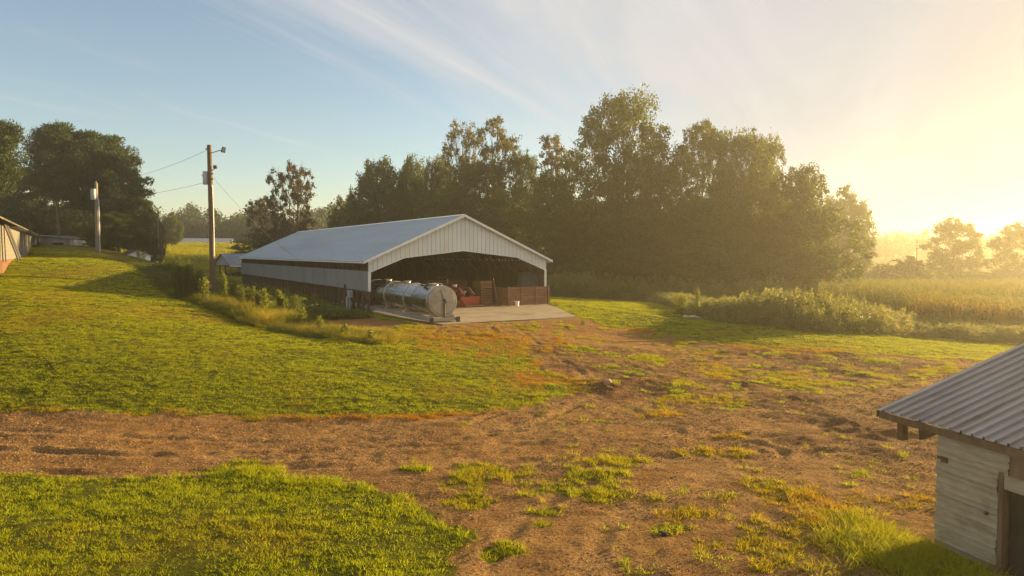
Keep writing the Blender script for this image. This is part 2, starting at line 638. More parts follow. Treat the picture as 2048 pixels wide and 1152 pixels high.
def grass_at(x, y):
    """(amount of grass 0-1, dryness 0-1)"""
    x = np.asarray(x, float)
    y = np.asarray(y, float)
    far = (y > 140) | (np.abs(x) > 90) | (y < 5)
    sdv = np.full(x.shape, 9.0)
    k = ~far
    sdv[k] = sdf_poly(x[k], y[k], DIRT)
    n = fbm(x * 1.3, y * 1.3, 3, 4) - 0.5
    n2 = fbm(x * 0.35, y * 0.35, 11, 3) - 0.5
    e = sdv + n * 1.3 + n2 * 0.9
    g = sstep(-0.1, 0.35, e)
    dry = sstep(1.0, 0.1, sdv + n * 1.4) * sstep(0.42, 0.6, fbm(x * 0.5 + 40, y * 0.5, 5, 3)) * (y > 22) * sstep(-0.9, -0.2, sdv)
    nn = fbm(x * 2.6, y * 2.6, 21, 4)
    for cx_, cy_, rx_, ry_, dr in PATCHW:
        r = np.hypot((x - cx_) / rx_, (y - cy_) / ry_)
        a = sstep(0.62, 0.38, r * 0.5 + (nn - 0.5) * 1.7)
        dry = np.where(a > g, 0.8 * dr * (0.6 + 0.8 * n + 0.3), dry)
        if dr >= .8:
            dry = np.maximum(dry, a * dr * (0.75 + 0.9 * n))
        g = np.maximum(g, a)
    sp = np.zeros(x.shape)
    sp[k] = sstep(0.8, -0.8, sdf_poly(x[k], y[k], SPARSE))
    a = sp * sstep(0.55, 0.66, fbm(x * 1.1, y * 0.8, 33, 4)) * 0.8
    dry = np.where(a > g, 0.55 * sstep(0.5, 0.75, fbm(x * 0.9, y * 0.9, 44, 3)), dry)
    g = np.maximum(g, a)
    spr = sstep(0.60, 0.70, fbm(x * 3.1, y * 3.1, 171, 3)) * sstep(.45, .6, fbm(x * .4, y * .4, 172, 2)) * .3 * (y < 50) * sstep(-4, 1, x)
    g = np.maximum(g, spr)
    dry = dry + 0.22 * sstep(0.55, 0.75, fbm(x * 0.22, y * 0.22, 55, 3))
    return g, np.clip(dry, 0, 1)


# wheel tracks and churned clay
TRACKS = []
for pts in [[(-200, 870), (200, 890), (500, 900), (800, 895), (1100, 870), (1400, 850), (1700, 800), (2000, 760)],
            [(-200, 915), (300, 930), (700, 915), (1100, 905), (1450, 890), (1750, 880), (1900, 870)],
            [(700, 870), (1000, 840), (1250, 800), (1450, 760), (1700, 745), (1950, 745)],
            [(1000, 850), (1150, 790), (1120, 740), (1050, 690), (1010, 655)],
            [(1350, 760), (1280, 745), (1230, 735)], [(1500, 800), (1650, 775), (1760, 770)], [(1480, 900), (1680, 875), (1860, 890)], [(1450, 860), (1650, 835), (1820, 800)],
            [(1500, 760), (1620, 740), (1750, 735)], [(1060, 1160), (1130, 1040), (1300, 950), (1500, 900)]]:
    TRACKS.append(poly_world(pts))


def seg_dist(x, y, pl):
    d = np.full(x.shape, 1e9)
    for (ax, ay), (bx, by) in zip(pl[:-1], pl[1:]):
        ex, ey = bx - ax, by - ay
        t = np.clip(((x - ax) * ex + (y - ay) * ey) / (ex * ex + ey * ey + 1e-9), 0, 1)
        d = np.minimum(d, np.hypot(x - ax - t * ex, y - ay - t * ey))
    return d


DARKP = []  # ground patches given a darker colour
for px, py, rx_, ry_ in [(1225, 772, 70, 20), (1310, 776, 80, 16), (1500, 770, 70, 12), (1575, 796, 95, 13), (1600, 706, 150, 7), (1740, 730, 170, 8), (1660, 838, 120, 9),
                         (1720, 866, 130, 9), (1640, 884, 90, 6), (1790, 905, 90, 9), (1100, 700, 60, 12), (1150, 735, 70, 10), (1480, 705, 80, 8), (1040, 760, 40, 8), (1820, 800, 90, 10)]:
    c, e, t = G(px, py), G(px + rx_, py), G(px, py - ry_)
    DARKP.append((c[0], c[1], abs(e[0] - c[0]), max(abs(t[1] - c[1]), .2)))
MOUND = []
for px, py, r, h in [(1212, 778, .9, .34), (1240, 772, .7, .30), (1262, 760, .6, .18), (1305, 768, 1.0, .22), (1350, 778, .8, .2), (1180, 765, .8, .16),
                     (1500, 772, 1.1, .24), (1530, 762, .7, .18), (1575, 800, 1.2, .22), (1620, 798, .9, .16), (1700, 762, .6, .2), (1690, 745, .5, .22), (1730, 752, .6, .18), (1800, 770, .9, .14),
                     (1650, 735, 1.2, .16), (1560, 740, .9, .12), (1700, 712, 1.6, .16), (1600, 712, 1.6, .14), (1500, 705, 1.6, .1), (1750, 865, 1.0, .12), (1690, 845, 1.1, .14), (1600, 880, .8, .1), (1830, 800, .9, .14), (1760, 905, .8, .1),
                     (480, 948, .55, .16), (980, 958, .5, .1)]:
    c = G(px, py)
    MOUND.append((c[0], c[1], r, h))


LANE = [None]


def detail(x, y, g):
    """small relief, dark churned soil, darker ground patches"""
    near = (y > 4) & (y < 75) & (np.abs(x) < 60)
    dz = np.zeros(x.shape)
    dark = np.zeros(x.shape)
    xx, yy, gg = x[near], y[near], g[near]
    n = fbm(xx * 2.6, yy * 2.6, 71, 4) - 0.5
    z = n * np.where(gg > 0.5, 0.05, 0.07)
    z += (fbm(xx * 0.45, yy * 0.45, 83, 3) - 0.5) * 0.07
    rn = fbm(xx * 0.8, yy * 0.8, 91, 3)
    rn2 = fbm(xx * 0.5 + 3, yy * 0.5, 93, 3)
    tk = np.zeros(xx.shape)
    ln_ = np.zeros(xx.shape)
    for pl in TRACKS:
        d = seg_dist(xx, yy, pl)
        dd = np.abs(d - 0.85)
        ln_ = np.maximum(ln_, sstep(.55, .25, np.abs(d - 0.85)) * sstep(.3, .5, rn2) * (gg < .5))
        tk = np.maximum(tk, np.exp(-(dd / 0.22) ** 2) * sstep(0.35, 0.6, rn) * (gg < .6))
        amt = sstep(0.3, 0.62, rn) * (gg < 0.6)
        z += (0.4 + 1.2 * n + 0.3) * amt * (-0.06 * np.exp(-(dd / 0.16) ** 2) + 0.03 * np.exp(-((dd - 0.3) / 0.13) ** 2))
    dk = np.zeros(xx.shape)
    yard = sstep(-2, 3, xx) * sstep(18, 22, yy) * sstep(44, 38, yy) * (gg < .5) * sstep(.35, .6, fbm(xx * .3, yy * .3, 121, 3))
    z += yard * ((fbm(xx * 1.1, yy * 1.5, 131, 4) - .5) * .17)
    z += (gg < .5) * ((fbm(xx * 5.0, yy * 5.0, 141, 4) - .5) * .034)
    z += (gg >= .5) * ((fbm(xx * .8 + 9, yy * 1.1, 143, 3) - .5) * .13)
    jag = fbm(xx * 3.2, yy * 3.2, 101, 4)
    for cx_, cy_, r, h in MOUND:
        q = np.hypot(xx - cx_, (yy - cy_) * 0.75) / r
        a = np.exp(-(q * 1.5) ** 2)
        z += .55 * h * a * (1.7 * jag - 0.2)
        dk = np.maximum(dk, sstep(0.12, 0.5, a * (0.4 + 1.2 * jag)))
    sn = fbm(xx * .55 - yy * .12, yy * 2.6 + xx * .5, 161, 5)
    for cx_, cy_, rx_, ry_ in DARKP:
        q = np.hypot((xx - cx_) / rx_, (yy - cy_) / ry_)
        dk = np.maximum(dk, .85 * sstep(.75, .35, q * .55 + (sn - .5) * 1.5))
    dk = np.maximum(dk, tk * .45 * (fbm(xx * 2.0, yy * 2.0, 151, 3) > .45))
    dz[near] = z
    dark[near] = dk
    lane = np.zeros(x.shape)
    lane[near] = ln_
    # no relief under the barn and its slab
    u = (x - BO.x) * BU.x + (y - BO.y) * BU.y
    v = (x - BO.x) * BV.x + (y - BO.y) * BV.y
    inside = sstep(1.2, 0.2, np.maximum(np.maximum(-u, u - 16), np.maximum(-12 - v, v - 55.5)))
    LANE[0] = lane
    return dz * (1 - inside) - 0.05 * inside, dark


def H(x, y):
    x = np.atleast_1d(np.asarray(x, float))
    y = np.atleast_1d(np.asarray(y, float))
    g, _ = grass_at(x, y)
    return H0(x, y) + detail(x, y, g)[0]


def Hs(x, y):
    return float(H([x], [y])[0])


def axis(a0, a1, step, lo, hi, grow=1.13):
    a = list(np.arange(a0, a1 + 1e-6, step))
    s = step
    while a[-1] < hi:
        s = min(s * grow, 60)
        a.append(a[-1] + s)
    s = step
    b = []
    c = a0
    while c > lo:
        s = min(s * grow, 60)
        c -= s
        b.append(c)
    return np.array(b[::-1] + a)


gx = axis(-24, 24, 0.10, -600, 600)
gy = axis(9, 44, 0.10, -600, 600)
XX, YY = np.meshgrid(gx, gy)
fx_, fy_ = XX.ravel(), YY.ravel()
gr, dr = grass_at(fx_, fy_)
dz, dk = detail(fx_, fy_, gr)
fz_ = H0(fx_, fy_) + dz
nx, ny = len(gx), len(gy)
idx = np.arange(nx * ny).reshape(ny, nx)
quads = np.stack([idx[:-1, :-1], idx[:-1, 1:], idx[1:, 1:], idx[1:, :-1]], -1).reshape(-1, 4)

m_ground, nt, out = nmat("ground_soil_and_turf")
b = N(nt, 'ShaderNodeBsdfPrincipled', inp={'Roughness': 0.95, 'Specular IOR Level': 0.05})
oc = coords(nt, 'Object')
big = noise(nt, oc, 0.22, 5, 0.6)
mid = noise(nt, oc, 1.6, 6, 0.65)
fine = noise(nt, oc, 14.0, 5, 0.7)
clay = mixc(nt, ramp(nt, big, [(0.35, 0), (0.68, 1)]), (0.255, 0.125, 0.036), (0.215, 0.128, 0.055))
clay = mixc(nt, ramp(nt, mid, [(0.42, 0), (0.75, 1)]), clay, (0.32, 0.175, 0.060))
streak = noise(nt, coords(nt, 'Object', scale=(0.16, 1.5, 1), rot=(0, 0, 0.06)), 1.3, 6, 0.65, 0.6)
clay = mixc(nt, math_(nt, 'MULTIPLY', ramp(nt, streak, [(0.48, 0), (0.66, 1)]), 0.6), clay, (0.35, 0.20, 0.072))
clay = mixc(nt, math_(nt, 'MULTIPLY', ramp(nt, streak, [(0.33, 1), (0.46, 0)]), 0.55), clay, (0.115, 0.055, 0.020))
lna = N(nt, 'ShaderNodeAttribute', attribute_name='lane').outputs['Fac']
clay = mixc(nt, math_(nt, 'MULTIPLY', lna, 0.7), clay, (0.35, 0.205, 0.080))
clay = mixc(nt, ramp(nt, fine, [(0.38, 0.75), (0.55, 0)]), clay, (0.085, 0.045, 0.022))
vor = N(nt, 'ShaderNodeTexVoronoi', inp={'Scale': 16.0, 'Randomness': 1.0})
nt.links.new(oc, vor.inputs['Vector'])
peb = ramp(nt, vor.outputs['Distance'], [(0.10, 1), (0.22, 0)])
pebc = mixc(nt, N(nt, 'ShaderNodeSeparateColor').outputs[0], (0.27, 0.19, 0.13), (0.14, 0.10, 0.08))
clay = mixc(nt, math_(nt, 'MULTIPLY', peb, 0.45), clay, pebc)
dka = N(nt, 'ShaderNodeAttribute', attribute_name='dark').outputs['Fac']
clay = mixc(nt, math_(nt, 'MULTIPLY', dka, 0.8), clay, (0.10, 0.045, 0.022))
turf = mixc(nt, ramp(nt, mid, [(0.35, 0), (0.7, 1)]), (0.065, 0.074, 0.005), (0.13, 0.13, 0.008))
turf = mixc(nt, ramp(nt, fine, [(0.35, 0.7), (0.6, 0)]), turf, (0.05, 0.045, 0.012))
dya = N(nt, 'ShaderNodeAttribute', attribute_name='dry').outputs['Fac']
turf = mixc(nt, dya, turf, (0.24, 0.125, 0.03))
ga = N(nt, 'ShaderNodeAttribute', attribute_name='grass').outputs['Fac']
gm = math_(nt, 'ADD', ga, math_(nt, 'MULTIPLY_ADD', fine, 0.7, -0.35))
gm = ramp(nt, gm, [(0.4, 0), (0.62, 1)])
nt.links.new(mixc(nt, gm, clay, turf), b.inputs['Base Color'])
bp = N(nt, 'ShaderNodeBump', inp={'Strength': 1.0, 'Distance': 0.12})
hh = math_(nt, 'ADD', math_(nt, 'MULTIPLY', fine, 0.8), math_(nt, 'MULTIPLY', peb, 0.35))
hh = math_(nt, 'ADD', hh, math_(nt, 'MULTIPLY', noise(nt, oc, 4.5, 6, 0.7), 1.0))
nt.links.new(hh, bp.inputs['Height'])
nt.links.new(bp.outputs[0], b.inputs['Normal'])
nt.links.new(b.outputs[0], out.inputs[0])
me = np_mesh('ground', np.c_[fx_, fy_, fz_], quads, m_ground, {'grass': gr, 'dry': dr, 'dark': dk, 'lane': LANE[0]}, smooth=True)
tag(link('ground', me), kind='structure')

# ------------------------------------------------------------------ haze
hz = MB()
hz.box(-660, 660, -660, 660, -6, 31)
m_haze, nt, out = nmat("morning_haze")
pv = N(nt, 'ShaderNodeVolumePrincipled')
pv.inputs['Color'].default_value = (1.0, 0.92, 0.74, 1)
pv.inputs['Density'].default_value = 0.00078
pv.inputs['Anisotropy'].default_value = 0.68
nt.links.new(pv.outputs[0], out.inputs['Volume'])
ho = hz.build('haze', m_haze)
ho.display_type = 'WIRE'
tag(ho, kind='stuff')

# ================================================================== BARN
M_galv = surf('galvanised_roof', (0.23, 0.30, 0.365), (0.20, 0.265, 0.325), rough=0.5, metal=0.35, scale=0.5, stretch=(1, 0.15, 1), c3=(0.19, 0.24, 0.29), s3=0.25)
M_white = surf('white_metal_siding', (0.60, 0.64, 0.66), (0.55, 0.585, 0.60), rough=0.4, scale=0.8, stretch=(1, 1, 0.25), c3=(0.55, 0.55, 0.52), s3=0.5)
M_side_shade = surf('shaded_side_siding', (0.22, 0.26, 0.285), (0.19, 0.225, 0.25), rough=0.45, scale=0.8, stretch=(1, 1, .3), c3=(0.16, 0.185, 0.195), s3=0.4)
M_trim = surf('white_trim', (0.72, 0.72, 0.71), (0.66, 0.66, 0.65), rough=0.4, scale=1.5)
M_rib_shade = surf('siding_rib_shade', (0.20, 0.20, 0.19), rough=0.7)  # dark tone stands in for the shadow lines along the siding ribs
M_wood = surf('weathered_timber', (0.12, 0.068, 0.036), (0.075, 0.042, 0.023), rough=0.8, scale=2.5, stretch=(3, 3, 0.5), bump=0.3, c3=(0.16, 0.098, 0.058), s3=0.7, objrand=0.5)
M_wood2 = surf('reddish_plank', (0.24, 0.115, 0.055), (0.17, 0.08, 0.038), rough=0.75, scale=2.0, stretch=(0.5, 3, 5), bump=0.3, c3=(0.30, 0.17, 0.09), s3=0.8)
M_conc = surf('concrete', (0.23, 0.175, 0.12), (0.18, 0.135, 0.09), rough=0.9, scale=1.2, bump=0.25, bscale=12, c3=(0.13, 0.085, 0.05), s3=0.45)
M_steel = surf('stainless_steel', (0.40, 0.40, 0.40), (0.32, 0.32, 0.32), rough=0.27, metal=1.0, scale=1.5, stretch=(1, 1, 1))
M_steel2 = surf('brushed_steel', (0.42, 0.385, 0.335), (0.35, 0.32, 0.275), rough=0.45, metal=0.6, scale=2.2, c3=(0.28, 0.24, 0.19), s3=1.1)
M_frame = surf('galvanised_frame', (0.42, 0.46, 0.50), (0.34, 0.37, 0.41), rough=0.5, metal=0.6, scale=4)
M_black = surf('black_rubber', (0.025, 0.024, 0.023), rough=0.85)
M_dark = surf('dark_metal', (0.06, 0.055, 0.05), (0.09, 0.07, 0.055), rough=0.6, metal=0.4)
M_red = surf('orange_red_paint', (0.42, 0.055, 0.015), (0.33, 0.045, 0.014), rough=0.45, scale=5, c3=(0.25, 0.07, 0.03), s3=2.0)
M_grey = surf('grey_paint', (0.33, 0.35, 0.37), (0.28, 0.30, 0.32), rough=0.5)
M_plastic = surf('white_plastic', (0.78, 0.77, 0.74), rough=0.4)
M_pole = surf('weathered_pole', (0.13, 0.09, 0.06), (0.085, 0.058, 0.038), rough=0.9, scale=4, stretch=(4, 4, 0.4), bump=0.4)
M_polegrey = surf('grey_pole', (0.24, 0.20, 0.17), (0.17, 0.14, 0.12), rough=0.9, scale=4, stretch=(4, 4, 0.4), bump=0.4)

barn = thing('open_barn', 'long white metal pole barn with open front gable and pale metal roof', 'barn', (BO.x, BO.y, BGZ), BR)
W, L = 16.0, 55.0
SL = 0.4426
EAVE = 3.96         # roof surface height over the wall line
APEX = EAVE + SL * W / 2
OV = 0.45


def roofz(u):
    return EAVE + SL * (u if u < W / 2 else W - u)


def build_barn():
    # roof: two slopes with ribs, and a ridge cap
    for side in (0, 1):
        m = MB()
        e = -OV if side == 0 else W + OV
        c = W / 2
        y0, y1 = -0.35, L + 0.35
        ze = roofz(e) if side == 0 else EAVE - SL * OV
        za = APEX
        t = 0.035
        m.add([(e, y0, ze), (e, y1, ze), (c, y1, za), (c, y0, za), (e, y0, ze - t), (e, y1, ze - t), (c, y1, za - t), (c, y0, za - t)],
              [(0, 1, 2, 3), (4, 7, 6, 5), (0, 4, 5, 1), (1, 5, 6, 2), (0, 3, 7, 4)])
        nr = 61
        for i in range(nr):
            y = y0 + 0.02 + (y1 - y0 - 0.04) * i / (nr - 1)
            w = 0.03
            h = 0.03
            m.add([(e, y - w, ze + .001), (e, y + w, ze + .001), (e, y, ze + h), (c, y - w, za + .001), (c, y + w, za + .001), (c, y, za + h)],
                  [(0, 2, 5, 3), (1, 4, 5, 2), (0, 1, 2)])
        for q in (.36, .70):
            xq, zq = e + (c - e) * q, ze + (za - ze) * q
            xr, zr = e + (c - e) * (q + .012), ze + (za - ze) * (q + .012)
            m.add([(xq, y0, zq + .012), (xq, y1, zq + .012), (xr, y1, zr + .012), (xr, y0, zr + .012), (xq, y0, zq), (xq, y1, zq)], [(0, 1, 2, 3), (0, 4, 5, 1)])
        r = m.build('roof', M_galv, barn)
        if side == 0:
            k = MB()
            k.add([(c - .22, y0 - .01, za - .06), (c, y0 - .01, za + .045), (c + .22, y0 - .01, za - .06),
                   (c - .22, y1 + .01, za - .06), (c, y1 + .01, za + .045), (c + .22, y1 + .01, za - .06)],
                  [(0, 1, 4, 3), (1, 2, 5, 4)])
            k.build('ridge_cap', M_trim, r)
        # rake trim along the front edge, turned down a little
        k = MB()
        k.prism([(0, 0), (0, -0.20), (1, -0.20), (1, 0)], Vector((c - e, 0, za - ze)), (0, 0, 1), (0, 1, 0), (e, y0 - 0.03, ze + 0.02), 0.026)
        k.build('rake_trim', M_trim, barn)
        k = MB()
        k.box(min(e, e + (.02 if side == 0 else -.02)), max(e, e + (.02 if side == 0 else -.02)), y0 + 0.03, y1, ze - 0.15, ze - 0.036)
        k.build('eave_trim', M_trim, barn)
    # front gable wall: standing panels over a darker backing, lower edge stepped like an arch
    low = [(0, 2.92), (2.95, 4.07), (8.0, 4.62), (13.05, 4.07), (16, 2.92)]

    def lowz(u):
        for (a, za), (b_, zb) in zip(low[:-1], low[1:]):
            if a <= u <= b_:
                return za + (zb - za) * (u - a) / (b_ - a)
        return 2.92
    m = MB()
    n = 43
    step = W / n
    for i in range(n):
        a, b_ = i * step + 0.014, (i + 1) * step - 0.014
        us = sorted({a, b_} | {x for x in (2.95, 8.0, 13.05) if a < x < b_})
        poly = [(x, lowz(x)) for x in us] + [(x, roofz(x) - 0.06) for x in reversed(us)]
        m.prism(poly, (1, 0, 0), (0, 0, 1), (0, 1, 0), (0, -0.03, 0), 0.03)
    us = [0, 2.95, 8.0, 13.05, 16]
    poly = [(x, lowz(x) + .01) for x in us] + [(x, roofz(x) - 0.07) for x in reversed(us)]
    m.prism(poly, (1, 0, 0), (0, 0, 1), (0, 1, 0), (0, 0.003, 0), 0.02, 1)
    m.build('gable_wall', [M_white, M_rib_shade], barn)
    k = MB()
    for (a, za), (b_, zb) in zip(low[:-1], low[1:]):
        k.beam((a, -0.02, za - .03), (b_, -0.02, zb - .03), 0.07, 0.06)
    k.build('opening_trim', M_trim, barn)
    for u0, u1 in ((-0.02, 0.20), (W - 0.20, W + 0.02)):
        k = MB()
        k.box(u0, u1, -0.05, -0.032, 1.46, 3.0)
        k.box(u0 if u0 < 1 else u1 - .02, u0 + .02 if u0 < 1 else u1, -0.032, 0.2, 1.46, 3.0)
        k.build('corner_trim', M_trim, barn)
    # left side: white siding, shade put into its colour, open above and below
    for x, name in ((-0.03, 'side_siding'), (W + 0.0, 'side_siding')):
        m = MB()
        n = 180
        st = L / n
        pts = []
        for i in range(n):
            y = i * st
            pts += [(y, 0.0), (y + st * .70, 0.0), (y + st * .78, 1.0), (y + st * .92, 1.0)]
        pts.append((L, 0.0))
        sgn = -1 if x < 0 else 1
        vs_ = []
        for y, h in pts:
            vs_.append((x + sgn * h * 0.02, y, 1.48))
            vs_.append((x + sgn * h * 0.02, y, 3.02))
        m.add(vs_, [(2 * i, 2 * i + 2, 2 * i + 3, 2 * i + 1) for i in range(len(pts) - 1)])
        m.build(name, M_side_shade, barn)
    # posts, wall girts, trusses
    nb = 44
    pm = MB()
    pm.box(-0.08, 0.08, -0.08, 0.08, -0.3, 3.75)
    post0 = None
    tm = MB()
    for s in (1, -1):
        c = 0 if s > 0 else W
        tm.beam((c, 0, EAVE - .20), (W / 2, 0, APEX - .22), 0.06, 0.22)
        tm.beam((c + s * 0.12, 0, 2.55), (c + s * 1.9, 0, EAVE + SL * 1.9 - .32), 0.06, 0.16)
        tm.beam((c + s * 2.95, 0, EAVE + SL * 2.95 - .35), (W / 2, 0, APEX - 1.3), 0.05, 0.14)
        tm.beam((c + s * 5.2, 0, EAVE + SL * 5.2 - .3), (c + s * 5.2, 0, APEX - 1.95), 0.05, 0.1)
    truss_me = None
    for i in range(nb):
        y = 0.25 + (L - 0.5) * i / (nb - 1)
        for u in (0.10, W - 0.12):
            if post0 is None:
                o = pm.build('post', M_wood, barn)
                post0 = o
            else:
                o = post0.copy()
                COL.objects.link(o)
                o.parent = barn
            o.location = (u, y, 0)
        if truss_me is None:
            o = tm.build('truss', M_wood, barn)
            truss_me = o
        else:
            o = truss_me.copy()
            COL.objects.link(o)
            o.parent = barn
        o.location = (0, y, 0)
    p0 = None
    for side in (0, 1):
        for j in range(9):
            u = 0.3 + j * 0.92
            uu = u if side == 0 else W - u
            m = MB()
            m.box(uu - .02, uu + .02, 0.1, L - .1, roofz(uu) - .12, roofz(uu) - .045)
            m.build('purlin', M_wood, barn)
    for u in (0.22, W - 0.25):
        for z in (1.55, 2.95, 3.62):
            m = MB()
            m.box(u - .02, u + .02, 0.1, L - .1, z - .07, z + .07)
            m.build('girt', M_wood, barn)
    # dark sheet added well inside the left posts, standing in for interior shade
    m = MB()
    y = .9
    while y < L - .3:
        m.box(.62, .65, y, y + .247, .02, 1.5)
        y += .25
    m.build('interior_shade_sheet', M_dark, barn)
    # right side and rear: upright boards with gaps
    m = MB()
    y = 0.2
    rr = random.Random(4)
    while y < L:
        w = 0.19
        m.box(W - .21, W - .185, y, y + w, 0.02, 3.55 + rr.uniform(-.1, .1))
        y += w + (rr.choice([0.015, 0.02, 0.035]) if y > 5 else rr.choice([.03, .06]))
    m.build('slatted_wall', M_wood, barn)
    m = MB()
    x = 0.1
    while x < W - .1:
        m.box(x, x + .24, L - .05, L - .02, 0.02, roofz(x + .12) - .25)
        x += 0.25
    m.build('rear_wall', M_wood, barn)


build_barn()


def bw(u, v, z=0.0):
    q = BO + BU * u + BV * v
    return Vector((q.x, q.y, BGZ + z))


# concrete floor and apron
m = MB()
m.prism([(0.3, L - .1), (0.3, 0.0), (-0.2, -2.0), (0.6, -12.3), (3.5, -12.0), (7.5, -12.15), (10.9, -11.8), (13.6, -6.0), (15.8, -0.3), (15.8, L - .1)], (1, 0, 0), (0, 1, 0), (0, 0, 1), (0, 0, -0.12), 0.12)
sl = m.build('concrete_slab', M_conc, loc=(BO.x, BO.y, BGZ))
sl.rotation_euler = (0, 0, BR)
tag(sl, kind='structure')
m = MB()
for v in (-9.0, -6.0, -3.0, 0.4, 6.0, 12.0):
    m.box(.2 if v < -2 else .4, 13.4 + min(v, -3) * .42 + 2.0 if v < -2 else 15.6, v - .012, v + .012, .001, .003)
for u in (4.2, 8.0):
    m.box(u - .012, u + .012, -12.0, 20, .004, .006)
m.build('joint', surf('concrete_joint', (0.07, 0.055, 0.04), rough=.95), sl)

# ------------------------------------------------------------------ tank
def build_tank():
    end = bw(1.25, -10.9)
    az = math.radians(-29.0)
    # local +y along the tank, away from the camera
    t = thing('milk_tank', 'long stainless steel tank lying on a skid half inside the barn', 'tank', (end.x, end.y, BGZ), -az)
    R, Lt, zc = 0.97, 20.0, 1.32
    m = MB()
    m.lathe([(R, 0.0), (R, 3.2), (R * .997, 3.22), (R, 3.24), (R, 8.0), (R, 13), (R, Lt)], (0, 0, zc), (0, 1, 0), 64)
    sh = m.build('shell', M_steel, t, smooth='auto')
    m = MB()
    m.lathe([(0.0, -0.035), (0.5, -0.03), (R * .86, -0.02), (R * .88, 0.0), (R * .93, .01), (R * .94, -.015), (R - .005, -0.01), (R - .005, 0.03)], (0, 0, zc), (0, 1, 0), 64)
    cap = m.build('end_cap', M_steel2, t, smooth='auto')
    m = MB()
    m.lathe([(R - .005, 0.0), (R + .02, 0.0), (R + .02, 0.09), (R - .005, .09)], (0, 0, zc), (0, 1, 0), 64)
    m.build('rim', M_steel2, cap, smooth='auto')
    # level gauge bar and drain pipe on the cap
    m = MB()
    m.beam((-0.22, -0.13, zc + .72), (0.02, -0.15, zc + .05), 0.04, 0.04)
    m.tube([(0.06, -.16, zc + .1), (0.06, -.19, zc - .1), (0.06, -.19, zc - .95), (0.06, -.1, zc - 1.02)], 0.045, 8)
    m.tube([(-0.03, -.16, zc - .12), (-0.03, -.17, zc - .95)], 0.025, 6)
    m.tube([(0.02, -.1, zc + .08), (0.02, -.24, zc + .08)], 0.085, 10)
    m.tube([(0.10, -.1, zc - .06), (0.10, -.24, zc - .06)], 0.07, 10)
    m.build('drain_valve', M_dark, cap)
    for s in (0.35, 4.6, 8.6, 12.9, 17.2):
        m = MB()
        m.lathe([(R + .002, s - .09), (R + .05, s - .08), (R + .05, s + .08), (R + .002, s + .09)], (0, 0, zc), (0, 1, 0), 64)
        bd = m.build('band', M_steel2, t, smooth='auto')
        k = MB()
        for sg in (-1, 1):
            k.prism([(sg * .50, zc - .86), (sg * .84, zc - .52), (sg * .90, zc - .50), (sg * .80, zc - .80), (sg * .94, .30), (sg * .66, .30)],
                    (1, 0, 0), (0, 0, 1), (0, 1, 0), (0, s - .07, 0), .14)
        k.box(-.72, .72, s - .06, s + .06, .30, .38)
        k.build('saddle', M_steel2, t)
    # skid
    for sg in (-1, 1):
        m = MB()
        m.box(sg * .92 - .07, sg * .92 + .07, -0.25, Lt - .3, .06, .29)
        m.build('skid_rail', M_frame, t)
    for s in (-.16, 4.6, 8.6, 12.9, 17.2):
        m = MB()
        m.box(-.85, .85, s - .06, s + .06, .08, .27)
        m.build('cross_member', M_steel2, t)
    for sg in (-1, 1):
        m = MB()
        m.box(sg * .92 - .11, sg * .92 + .11, -.36, -.252, 0.0, .33)
        m.build('foot', M_dark, t)
    # hatches, vent and hoses on top
    for s, r in ((1.7, .28), (6.6, .22), (10.6, .22)):
        m = MB()
        m.lathe([(r, 0), (r, .09), (r + .03, .10), (r + .03, .13), (0, .16)], (0.12, s, zc + R - .04), (0, 0, 1), 24)
        m.box(0.12 - r - .12, 0.12 + r + .12, s - .03, s + .03, zc + R + .10, zc + R + .13)
        m.build('hatch', M_steel2, t)
    m = MB()
    m.tube([(0.35, 0.8, zc + .98), (0.38, 1.2, zc + 1.08), (.42, 2.6, zc + 1.05), (.4, 3.0, zc + .95)], .03, 8)
    m.build('grab_rail', M_steel2, t)
    m = MB()
    rr = random.Random(3)
    pts = [(-.45, 1.2, zc + .93)]
    for i in range(10):
        pts.append((-.45 - .16 * rr.random(), 1.25 + i * .13, zc + .90 + .13 * rr.random()))
    m.tube(pts, .05, 7)
    m.tube([(-.62, 1.25, zc + .85), (-.70, 1.35, zc + .86), (-.60, 1.6, zc + .90)], .07, 7)
    m.build('hose', M_black, t)


build_tank()

# ------------------------------------------------------------------ tractor


